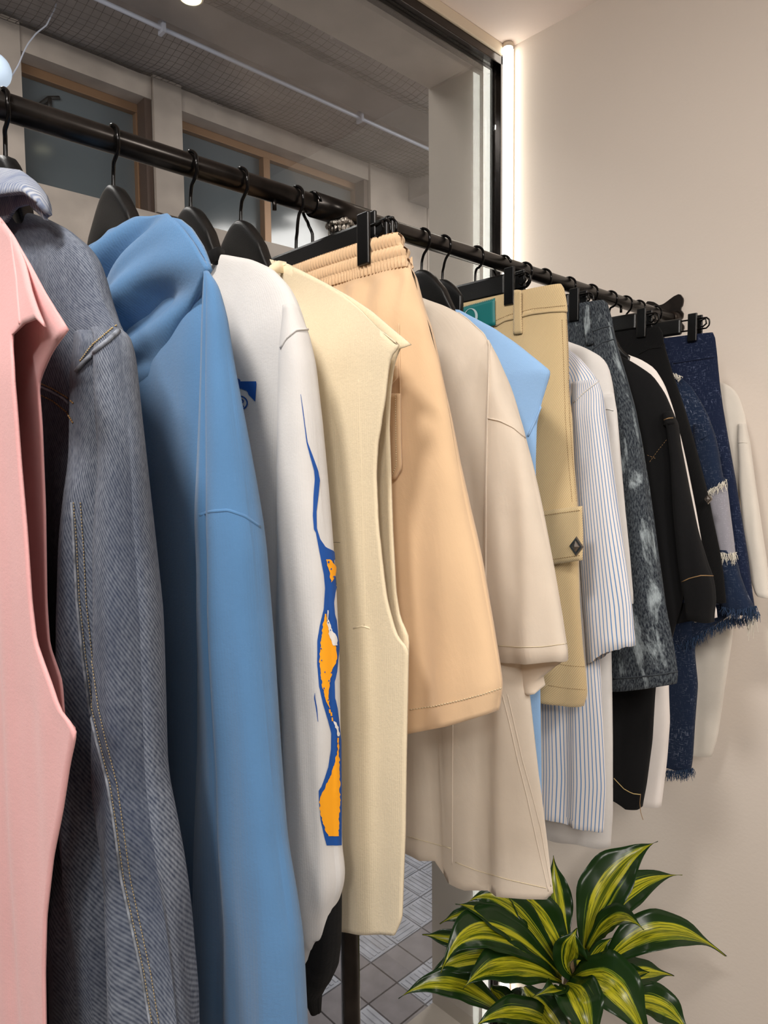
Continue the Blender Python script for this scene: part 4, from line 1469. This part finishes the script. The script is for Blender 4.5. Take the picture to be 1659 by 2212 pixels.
# ---- striped shirt
y = HY['stripe']
shoulder_hanger(y, 'black shoulder hanger inside the blue striped shirt, behind the khaki shorts', rev=True)
g = garment('striped_shirt', 'white shirt with thin blue stripes and raw-cut hems, beside the khaki shorts', 'shirt', y, 1.3)
shell('stripe', 'body', MT['stripe'], g, y, [(1150, 720), (1190, 735), (1225, 752), (1250, 770), (1275, 798), (1292, 821), (1285, 870), (1275, 1000), (1280, 1200), (1292, 1400), (1302, 1560), (1308, 1700), (1303, 1793)], b=.026, fold=(.004, .06, 2.0), nv=100, nu=90,
      hem=jag([(1303, 1795), (1262, 1782), (1220, 1766), (1180, 1755), (1050, 1720)], 2, 8, 6), hem_len=.12)
sl = shell('stripe', 'sleeve', MT['stripe'], g, y, [(1292, 820), (1302, 850), (1316, 950), (1336, 1100), (1352, 1210), (1366, 1310), (1372, 1392)],
           left=[(1236, 850), (1238, 900), (1243, 1000), (1250, 1150), (1258, 1300), (1268, 1425)], b=.018, top_b=.5, top_len=.06, fold=(.002, .06, 3.7), nv=80, nu=72, cap=True, yshift=lambda v: -.016,
           hem=jag([(1264, 1424), (1288, 1428), (1318, 1406), (1348, 1396), (1373, 1390)], 2, 4, 5), hem_len=.06)
mirror(sl, g)
seam('stripe', [(1240, 870), (1262, 848), (1293, 823)], 'armhole_seam', MT['white2'], g, .0010)

# ---- white tee
y = HY['white2']
shoulder_hanger(y, 'black shoulder hanger inside the plain white tee, behind the striped shirt')
g = garment('white_tee', 'plain white tee showing behind the striped shirt', 'tee', y, 1.2)
shell('white2', 'body', MT['white2'], g, y, [(1190, 722), (1228, 738), (1262, 750), (1300, 770), (1315, 790), (1324, 830), (1331, 888), (1322, 1000), (1318, 1200), (1320, 1420), (1323, 1600), (1323, 1760), (1318, 1828)], b=.024, fold=(.003, .1, 2.0), nv=90,
      hem=[(1318, 1829), (1300, 1828), (1250, 1815), (1180, 1800), (1050, 1770)], hem_len=.1)
sl = shell('white2', 'sleeve', MT['white2'], g, y, [(1326, 850), (1333, 890), (1341, 1000), (1351, 1100), (1361, 1200), (1369, 1292)], left=[(1270, 860), (1272, 1000), (1280, 1150), (1290, 1292)], b=.014, fold=(.002, .08, 1.0), nv=50, nu=56, cap=True, yshift=lambda v: -.008)
mirror(sl, g)
seam('white2', [(1306, 884), (1320, 884), (1334, 892)], 'armhole_seam', MT['white2'], g, .0010)

# ---- acid-wash shorts
y = HY['acid']
cx_ = onY(1240, 660, y - .015)[0]
clip_hanger(y, 'black clip hanger holding the acid-washed denim shorts', 2.152, [cx_], .08)
g = garment('acid_wash_shorts', 'black acid-washed denim shorts with bleached white streaks', 'shorts', y, 1.45)
shell('acid', 'waistband', MT['acid'], g, y, [(1304, 648), (1312, 654), (1318, 675), (1322, 690), (1325, 703)], b=.016, top_b=.9, fold=(.002, .07, 3), nv=24)
lg = shell('acid', 'leg', MT['acid'], g, y, [(1322, 696), (1334, 748), (1350, 800), (1370, 872), (1385, 950), (1401, 1050), (1421, 1200), (1441, 1320), (1456, 1400), (1465, 1460), (1461, 1476)], centre=.001, b=.026, top_b=.6, fold=(.004, .1, 1.3), nv=100,
           hem=[(1462, 1476), (1430, 1479), (1380, 1484), (1325, 1488), (1200, 1496)], hem_len=.2)
mirror(lg, g)
seam('acid', [(1262, 722), (1280, 716), (1300, 708), (1325, 703)], 'waist_seam', MT['acid'], g, .0013)
seam('acid', [(1280, 755), (1300, 740), (1326, 733)], 'pocket_seam', MT['acid'], g, .0012)
seam('acid', [(1320, 706), (1334, 760), (1352, 815), (1372, 890), (1386, 965)], 'side_seam', MT['acid'], g, .0015)
seam('acid', [(1325, 1466), (1380, 1462), (1430, 1456), (1463, 1450)], 'hem_seam', MT['acid'], g, .0014)
coons('acid_l', 'belt_loop', MT['acid'], g, P3([(1259, 664), (1265, 661), (1272, 659)], y - .019), P3([(1272, 659), (1276, 700), (1283, 742)], y - .021), P3([(1267, 746), (1275, 745), (1283, 742)], y - .021), P3([(1259, 664), (1262, 705), (1267, 746)], y - .021), nu=6, nv=14, thick=.003)

# ---- black denim overshirt
y = HY['black']
shoulder_hanger(y, 'black shoulder hanger inside the black denim overshirt')
g = garment('black_denim_overshirt', 'black denim short-sleeved overshirt with tan stitched cuffs', 'jacket', y, 1.25)
shell('black', 'body', MT['black'], g, y, [(1300, 745), (1340, 768), (1372, 785), (1410, 810), (1436, 850), (1452, 888), (1462, 908), (1464, 950), (1470, 1050), (1478, 1200), (1474, 1300), (1445, 1400), (1415, 1480), (1409, 1600), (1396, 1700), (1388, 1742)], b=.026, fold=(.004, .1, 2.0), nv=90,
      hem=[(1390, 1740), (1383, 1746), (1360, 1743), (1325, 1715), (1200, 1660)], hem_len=.1)
sl = shell('black', 'sleeve', MT['black'], g, y, [(1452, 888), (1465, 915), (1471, 960), (1490, 1060), (1510, 1150), (1529, 1220), (1538, 1245), (1543, 1270), (1545, 1300), (1541, 1335)], left=[(1434, 905), (1442, 930), (1450, 1000), (1455, 1100), (1465, 1200), (1472, 1256), (1476, 1280), (1480, 1300), (1482, 1335)],
           b=.018, top_b=.6, top_len=.05, fold=(.002, .07, 1.0), nv=80, nu=64, cap=True, yshift=lambda v: -.016)
mirror(sl, g)
coons('black_b', 'cuff_lining', MT['black'], g, P3([(1395, 1345), (1430, 1322), (1484, 1300), (1544, 1312)], y + .01), P3([(1544, 1312), (1543, 1330), (1530, 1336)], y + .01), P3([(1395, 1366), (1440, 1352), (1490, 1342), (1530, 1336)], y + .01), P3([(1395, 1345), (1395, 1366)], y + .01), nu=20, nv=8, thick=.002)
seam('black', [(1435, 907), (1448, 902), (1463, 905)], 'armhole_stitching', MT['thread_d'], g, .0009)
seam('black', [(1436, 918), (1450, 912), (1466, 915)], 'armhole_seam', MT['black'], g, .003)
seam('black', [(1473, 1257), (1490, 1249), (1515, 1243), (1540, 1244)], 'cuff_stitching', MT['thread_d'], g, .0008)
stitches('black', [(1440, 950), (1420, 975), (1402, 1000)], 'pocket_stitching', MT['thread_d'], g, .0004, 6)
stitches('black', [(1398, 983), (1418, 991)], 'pocket_stitching', MT['thread_d'], g, .0004, 6)
seam('black', [(1326, 1681), (1348, 1704), (1366, 1714), (1384, 1716)], 'hem_stitching', MT['thread'], g, .0008)
th = P3([(1384, 1715), (1382, 1735), (1384, 1755), (1389, 1771)], y - .02)
MB().tube(spline(th, 12), .0006, 5).build('loose_thread', MT['thread_d'], g, smooth=True)

# ---- white long shirt behind
y = HY['shirt']
shoulder_hanger(y, 'black shoulder hanger inside the white shirt behind the black overshirt')
g = garment('white_long_shirt', 'white shirt showing only as a strip behind the black denim overshirt', 'shirt', y, 1.25)
shell('shirt', 'body', MT['shell_w'], g, y, [(1310, 740), (1350, 764), (1382, 775), (1415, 795), (1436, 830), (1450, 872), (1460, 905), (1458, 1000), (1450, 1200), (1443, 1480), (1446, 1560), (1440, 1640), (1428, 1742)], b=.022, fold=(.003, .09, 2.0), nv=80,
      hem=[(1428, 1743), (1405, 1740), (1385, 1735), (1250, 1700)], hem_len=.1)
sl = shell('shirt', 'sleeve', MT['shell_w'], g, y, [(1450, 872), (1462, 910), (1472, 950), (1483, 1000), (1503, 1100), (1527, 1230), (1549, 1330)], left=[(1438, 890), (1456, 1000), (1482, 1200), (1500, 1340)], b=.009, fold=(.001, .07, 2), nv=60, nu=56, cap=True, yshift=lambda v: -.008,
           hem=[(1470, 1348), (1500, 1343), (1549, 1332)], hem_len=.05)
mirror(sl, g)

# ---- black trousers
y = HY['pants']
cx_ = onY(1385, 715, y - .015)[0]
clip_hanger(y, 'black clip hanger holding the black shorts', 2.152, [cx_], .08)
g = garment('black_shorts', 'black cotton shorts with a small diamond stud on the hip pocket', 'shorts', y, 1.55)
shell('pants', 'waistband', MT['black2'], g, y, [(1424, 706), (1431, 718), (1434, 740), (1438, 755)], b=.016, top_b=.9, fold=(.001, .07, 3), nv=20)
lg = shell('pants', 'leg', MT['black2'], g, y, [(1436, 748), (1451, 800), (1467, 845), (1482, 890), (1500, 955), (1515, 1015), (1527, 1060), (1536, 1100), (1555, 1191), (1564, 1250), (1569, 1302)], centre=.001, b=.024, top_b=.6, fold=(.002, .1, 2), nv=80)
mirror(lg, g)
seam('pants', [(1380, 765), (1405, 752), (1438, 750)], 'waist_seam', MT['black2'], g, .0014)
stud(1530, 1078, y - .030, .0082, g)

# ---- patchwork denim shirt with frays
y = HY['patch']
shoulder_hanger(y, 'black shoulder hanger inside the frayed navy patchwork shirt')
g = garment('patchwork_denim_shirt', 'navy patchwork denim shirt with frayed hems and grey mesh sleeve panel', 'shirt', y, 1.3)
shell('patch', 'body', MT['tweed'], g, y, [(1430, 790), (1455, 806), (1490, 830), (1511, 862), (1530, 900), (1541, 932), (1535, 1000), (1520, 1150), (1508, 1300), (1500, 1410), (1507, 1480), (1501, 1560), (1496, 1640), (1492, 1668)], b=.024, fold=(.003, .09, 2.0), nv=80)
sl = shell('patch', 'sleeve', MT['tweed'], g, y, [(1536, 915), (1545, 940), (1552, 970), (1562, 1030), (1568, 1046)], left=[(1498, 930), (1502, 980), (1512, 1030), (1526, 1066)], b=.018, top_b=.7, fold=(.001, .06, 2), nv=40, nu=56, cap=True, yshift=lambda v: -.014, hem=[(1526, 1068), (1545, 1058), (1570, 1044)], hem_len=.04)
mirror(sl, g)
sm_ = shell('patch', 'mesh_panel', MT['mesh_g'], g, y, [(1563, 1035), (1572, 1060), (1578, 1110), (1584, 1160), (1588, 1200)], left=[(1520, 1050), (1530, 1090), (1542, 1150), (1552, 1205)], b=.016, top_b=.9, fold=(.001, .05, 2), nv=40, nu=56, yshift=lambda v: -.013)
mirror(sm_, g)
lo = shell('patch', 'sleeve_end', MT['tweed'], g, y, [(1583, 1188), (1590, 1205), (1600, 1245), (1613, 1280), (1630, 1316)], left=[(1550, 1195), (1552, 1230), (1556, 1280), (1560, 1318)], b=.018, top_b=.9, fold=(.001, .05, 4), nv=40, nu=56, yshift=lambda v: -.014)
mirror(lo, g)
shell('patch_w', 'tail', MT['tweed'], g, y, [(1578, 1296), (1576, 1330), (1530, 1360), (1500, 1390), (1480, 1400)], left=[(1440, 1296), (1442, 1330), (1445, 1360), (1448, 1390), (1450, 1402)], b=.014, top_b=.9, fold=(.001, .05, 3), nv=30, nu=56, yshift=lambda v: .004)


def fringe(name, pts, Y, mat, parent, n, ln, seed, r=.0006, dx=0., spread=.006):
    rn = random.Random(seed)
    P = resample(pts, n)
    mb = MB()
    for p_ in P:
        a = onY(p_[0] + rn.uniform(-2, 2), p_[1] + rn.uniform(-2, 2), Y + rn.uniform(-.004, .004))
        l_ = ln * rn.uniform(.5, 1.2)
        b_ = a + np.array([dx + rn.uniform(-spread, spread), rn.uniform(-spread, spread), -l_])
        m_ = (a + b_) / 2 + np.array([rn.uniform(-.003, .003), rn.uniform(-.003, .003), 0])
        mb.tube([a, m_, b_], [r, r, r * .5], 4, False)
    o = mb.build(name, mat, parent, smooth=True)
    o['kind'] = 'stuff'
    return o


fringe('frayed_cuff', [(1526, 1062), (1545, 1050), (1570, 1036)], y - .03, MT['fray'], g, 60, .016, 1)
fringe('frayed_cuff', [(1552, 1192), (1572, 1196), (1590, 1194)], y - .03, MT['fray'], g, 60, .020, 2)
fringe('frayed_collar', [(1450, 806), (1460, 808), (1470, 814)], y - .022, MT['fray'], g, 30, .010, 3)
fringe('frayed_hem', [(1560, 1312), (1595, 1318), (1634, 1310)], y - .03, MT['fray_b'], g, 130, .018, 4)
fringe('frayed_hem', [(1455, 1392), (1490, 1384), (1530, 1358), (1590, 1328)], y - .012, MT['fray_b'], g, 220, .020, 5)
fringe('frayed_hem', [(1440, 1664), (1465, 1666), (1498, 1660)], y - .024, MT['fray_b'], g, 130, .020, 6)
seam('patch', [(1515, 950), (1530, 940), (1545, 935)], 'patch_seam', MT['tweed'], g, .0012)

# ---- indigo slub shorts
y = HY['indigo']
cx_ = onY(1495, 722, y - .015)[0]
clip_hanger(y, 'black clip hanger holding the indigo slub denim shorts, last on the rail', 2.152, [cx_], .1)
g = garment('indigo_slub_shorts', 'indigo slub denim shorts hung near the wall bracket', 'shorts', y, 1.5)
shell('indigo', 'waistband', MT['tweed2'], g, y, [(1540, 718), (1545, 730), (1548, 755), (1550, 774)], b=.014, top_b=.9, fold=(.001, .07, 3), nv=20)
lg = shell('indigo', 'leg', MT['tweed2'], g, y, [(1549, 768), (1555, 830), (1562, 880), (1574, 950), (1590, 1040), (1604, 1130), (1615, 1200), (1625, 1280), (1633, 1330)], centre=.001, b=.022, top_b=.6, fold=(.002, .08, 2), nv=80)
mirror(lg, g)
fringe('frayed_hem', [(1560, 1340), (1600, 1336), (1640, 1322)], y - .016, MT['fray_b'], g, 120, .018, 9)
fringe('frayed_thread', [(1612, 1340), (1634, 1336)], y - .016, MT['fray'], g, 14, .035, 10)
seam('indigo', [(1455, 785), (1500, 778), (1550, 770)], 'waist_seam', MT['tweed2'], g, .0014)

# ---- off-white long-sleeved tee at the wall
y = HY['off']
shoulder_hanger(y, 'black shoulder hanger inside the off-white long-sleeved tee by the wall')
g = garment('off_white_tee', 'off-white long-sleeved tee hanging closest to the white wall', 'tee', y, 1.3)
shell('off', 'body', MT['offwhite'], g, y, [(1470, 790), (1530, 815), (1560, 826), (1582, 836), (1598, 860), (1610, 900), (1618, 952), (1605, 1000), (1595, 1150), (1588, 1300), (1580, 1385), (1566, 1480), (1551, 1590), (1538, 1634)], b=.020, fold=(.003, .09, 2.0), nv=80,
      hem=[(1538, 1634), (1515, 1632), (1495, 1628), (1350, 1600)], hem_len=.1)
sl = shell('off', 'sleeve', MT['offwhite'], g, y, [(1612, 915), (1621, 958), (1633, 1050), (1646, 1150), (1660, 1240), (1668, 1290)], left=[(1594, 950), (1598, 1050), (1605, 1150), (1622, 1260), (1630, 1290)], b=.015, top_b=.6, top_len=.05, fold=(.0015, .06, 1.0), nv=60, nu=56, cap=True, yshift=lambda v: -.010,
           hem=[(1628, 1268), (1645, 1285), (1670, 1290)], hem_len=.05)
mirror(sl, g)
seam('off', [(1596, 957), (1608, 955), (1622, 960)], 'armhole_seam', MT['offwhite'], g, .0010)

# ================================================================== THE PLANT
D0 = 1.54
base = atD(1232, 2120, D0)
plant = empty('dracaena_plant', 'potted dracaena with glossy green and yellow striped leaves in the corner', 'plant', (base[0], base[1], 0))
bx, by, bz = base
adopt(MB().tube([(bx, by, 0), (bx, by, .02), (bx, by, .26), (bx, by, .28), (bx, by, .275)], [.10, .115, .145, .15, .135], 32).build('pot', MT['pot'], smooth=True), plant)
adopt(MB().tube([(bx, by, .262), (bx, by, .279)], .134, 32).build('soil', MT['soil'], smooth=False), plant)
adopt(MB().tube([(bx + .01, by, .26), (bx + .004, by + .006, .45), (bx, by, bz - .02), (bx, by, bz + .05)], [.022, .020, .018, .006], 14).build('cane', MT['cane'], smooth=True), plant)

LEAVES = [  # pixels base, mid, tip; width px; depth offsets mid, tip (m)
    ((1262, 2060), (1312, 1905), (1421, 1817), 82, .02, .06), ((1266, 2066), (1345, 1930), (1474, 1890), 62, .05, .12),
    ((1268, 2052), (1325, 1982), (1391, 2009), 46, -.10, -.16), ((1288, 2108), (1420, 2008), (1568, 2066), 66, -.02, .02),
    ((1310, 2116), (1380, 2098), (1456, 2108), 46, .06, .10), ((1300, 2128), (1352, 2108), (1404, 2100), 40, -.04, -.08),
    ((1228, 2030), (1206, 1935), (1195, 1848), 46, .08, .14), ((1215, 2020), (1196, 1960), (1190, 1925), 36, .10, .16),
    ((1228, 2104), (1160, 1972), (1062, 1912), 76, .02, .03), ((1216, 2106), (1105, 1955), (1006, 1952), 48, .0, .02),
    ((1206, 2098), (1085, 1992), (984, 1953), 46, -.06, -.09), ((1100, 2010), (1020, 1975), (950, 1996), 34, .06, .08),
    ((1080, 2060), (985, 2030), (912, 2019), 34, .08, .12), ((1214, 2112), (1055, 2005), (952, 2102), 78, -.10, -.16),
    ((1170, 2085), (1030, 2065), (920, 2116), 58, .0, -.02), ((1216, 2122), (1100, 2080), (1000, 2136), 74, -.12, -.18),
    ((1110, 2215), (985, 2125), (861, 2157), 50, -.04, -.05), ((1240, 2118), (1232, 2060), (1247, 2004), 60, -.08, -.06),
    ((1222, 2128), (1320, 2120), (1412, 2290), 96, -.16, -.20), ((1212, 2130), (1250, 2150), (1285, 2310), 84, -.18, -.22),
    ((1130, 2130), (1180, 2190), (1262, 2290), 66, -.10, -.12), ((1062, 2136), (1092, 2180), (1130, 2250), 56, .04, .04),
    ((1250, 2250), (1130, 2185), (1022, 2222), 52, -.14, -.18), ((1330, 2170), (1425, 2168), (1490, 2240), 62, .02, .0),
    ((1262, 2112), (1288, 2060), (1322, 2026), 34, -.02, -.02), ((1190, 2140), (1205, 2130), (1150, 2154), 36, -.14, -.17),
    ((1136, 2140), (1120, 2180), (1105, 2240), 50, .06, .08), ((1252, 2112), (1258, 2060), (1276, 2000), 40, .0, .03)]
for k, (b0, m0, t0, wpx, dm, dt) in enumerate(LEAVES):
    A, Bq, Cq = atD(*b0, D0 + .2 * dm), atD(*m0, D0 + dm), atD(*t0, D0 + dt)
    ctrl = 2 * Bq - .5 * (A + Cq)
    nl, nc = 26, 9
    V, UV, Fc = [], [], []
    wm_ = wpx / F * (D0 + dm) * .60
    view = Vector(CAM) - Vector(Bq)
    view.normalize()
    for i in range(nl + 1):
        t = i / nl
        p_ = (1 - t) ** 2 * A + 2 * t * (1 - t) * ctrl + t * t * Cq
        tg = Vector(2 * (1 - t) * (ctrl - A) + 2 * t * (Cq - ctrl)).normalized()
        nn = (view * .8 + Vector((0, 0, 1)) * .55).normalized()
        nn = (nn - tg * nn.dot(tg)).normalized()
        sd = tg.cross(nn).normalized()
        wd_ = wm_ * (.22 + .78 * sm(t / .42)) * (1 - sm((t - .5) / .5) ** 1.15) + .0004
        for c in range(nc):
            s = c / (nc - 1) * 2 - 1
            rip = .0022 * math.sin(t * 26 + k + s * 2) * abs(s) * wm_ / .03
            q = Vector(p_) + sd * (s * wd_) + nn * (-(1 - abs(s)) * wd_ * .30 + rip + .12 * wd_ * abs(s) ** 3)
            V.append(tuple(q))
            UV.append((c / (nc - 1), t * 1.2 + k * 3.7))
    for i in range(nl):
        for c in range(nc - 1):
            a = i * nc + c
            Fc.append((a, a + 1, a + nc + 1, a + nc))
    o = mesh_obj('leaf', V, Fc, MT['leaf'], plant, UV)
    so = o.modifiers.new('thickness', 'SOLIDIFY')
    so.thickness = .0007
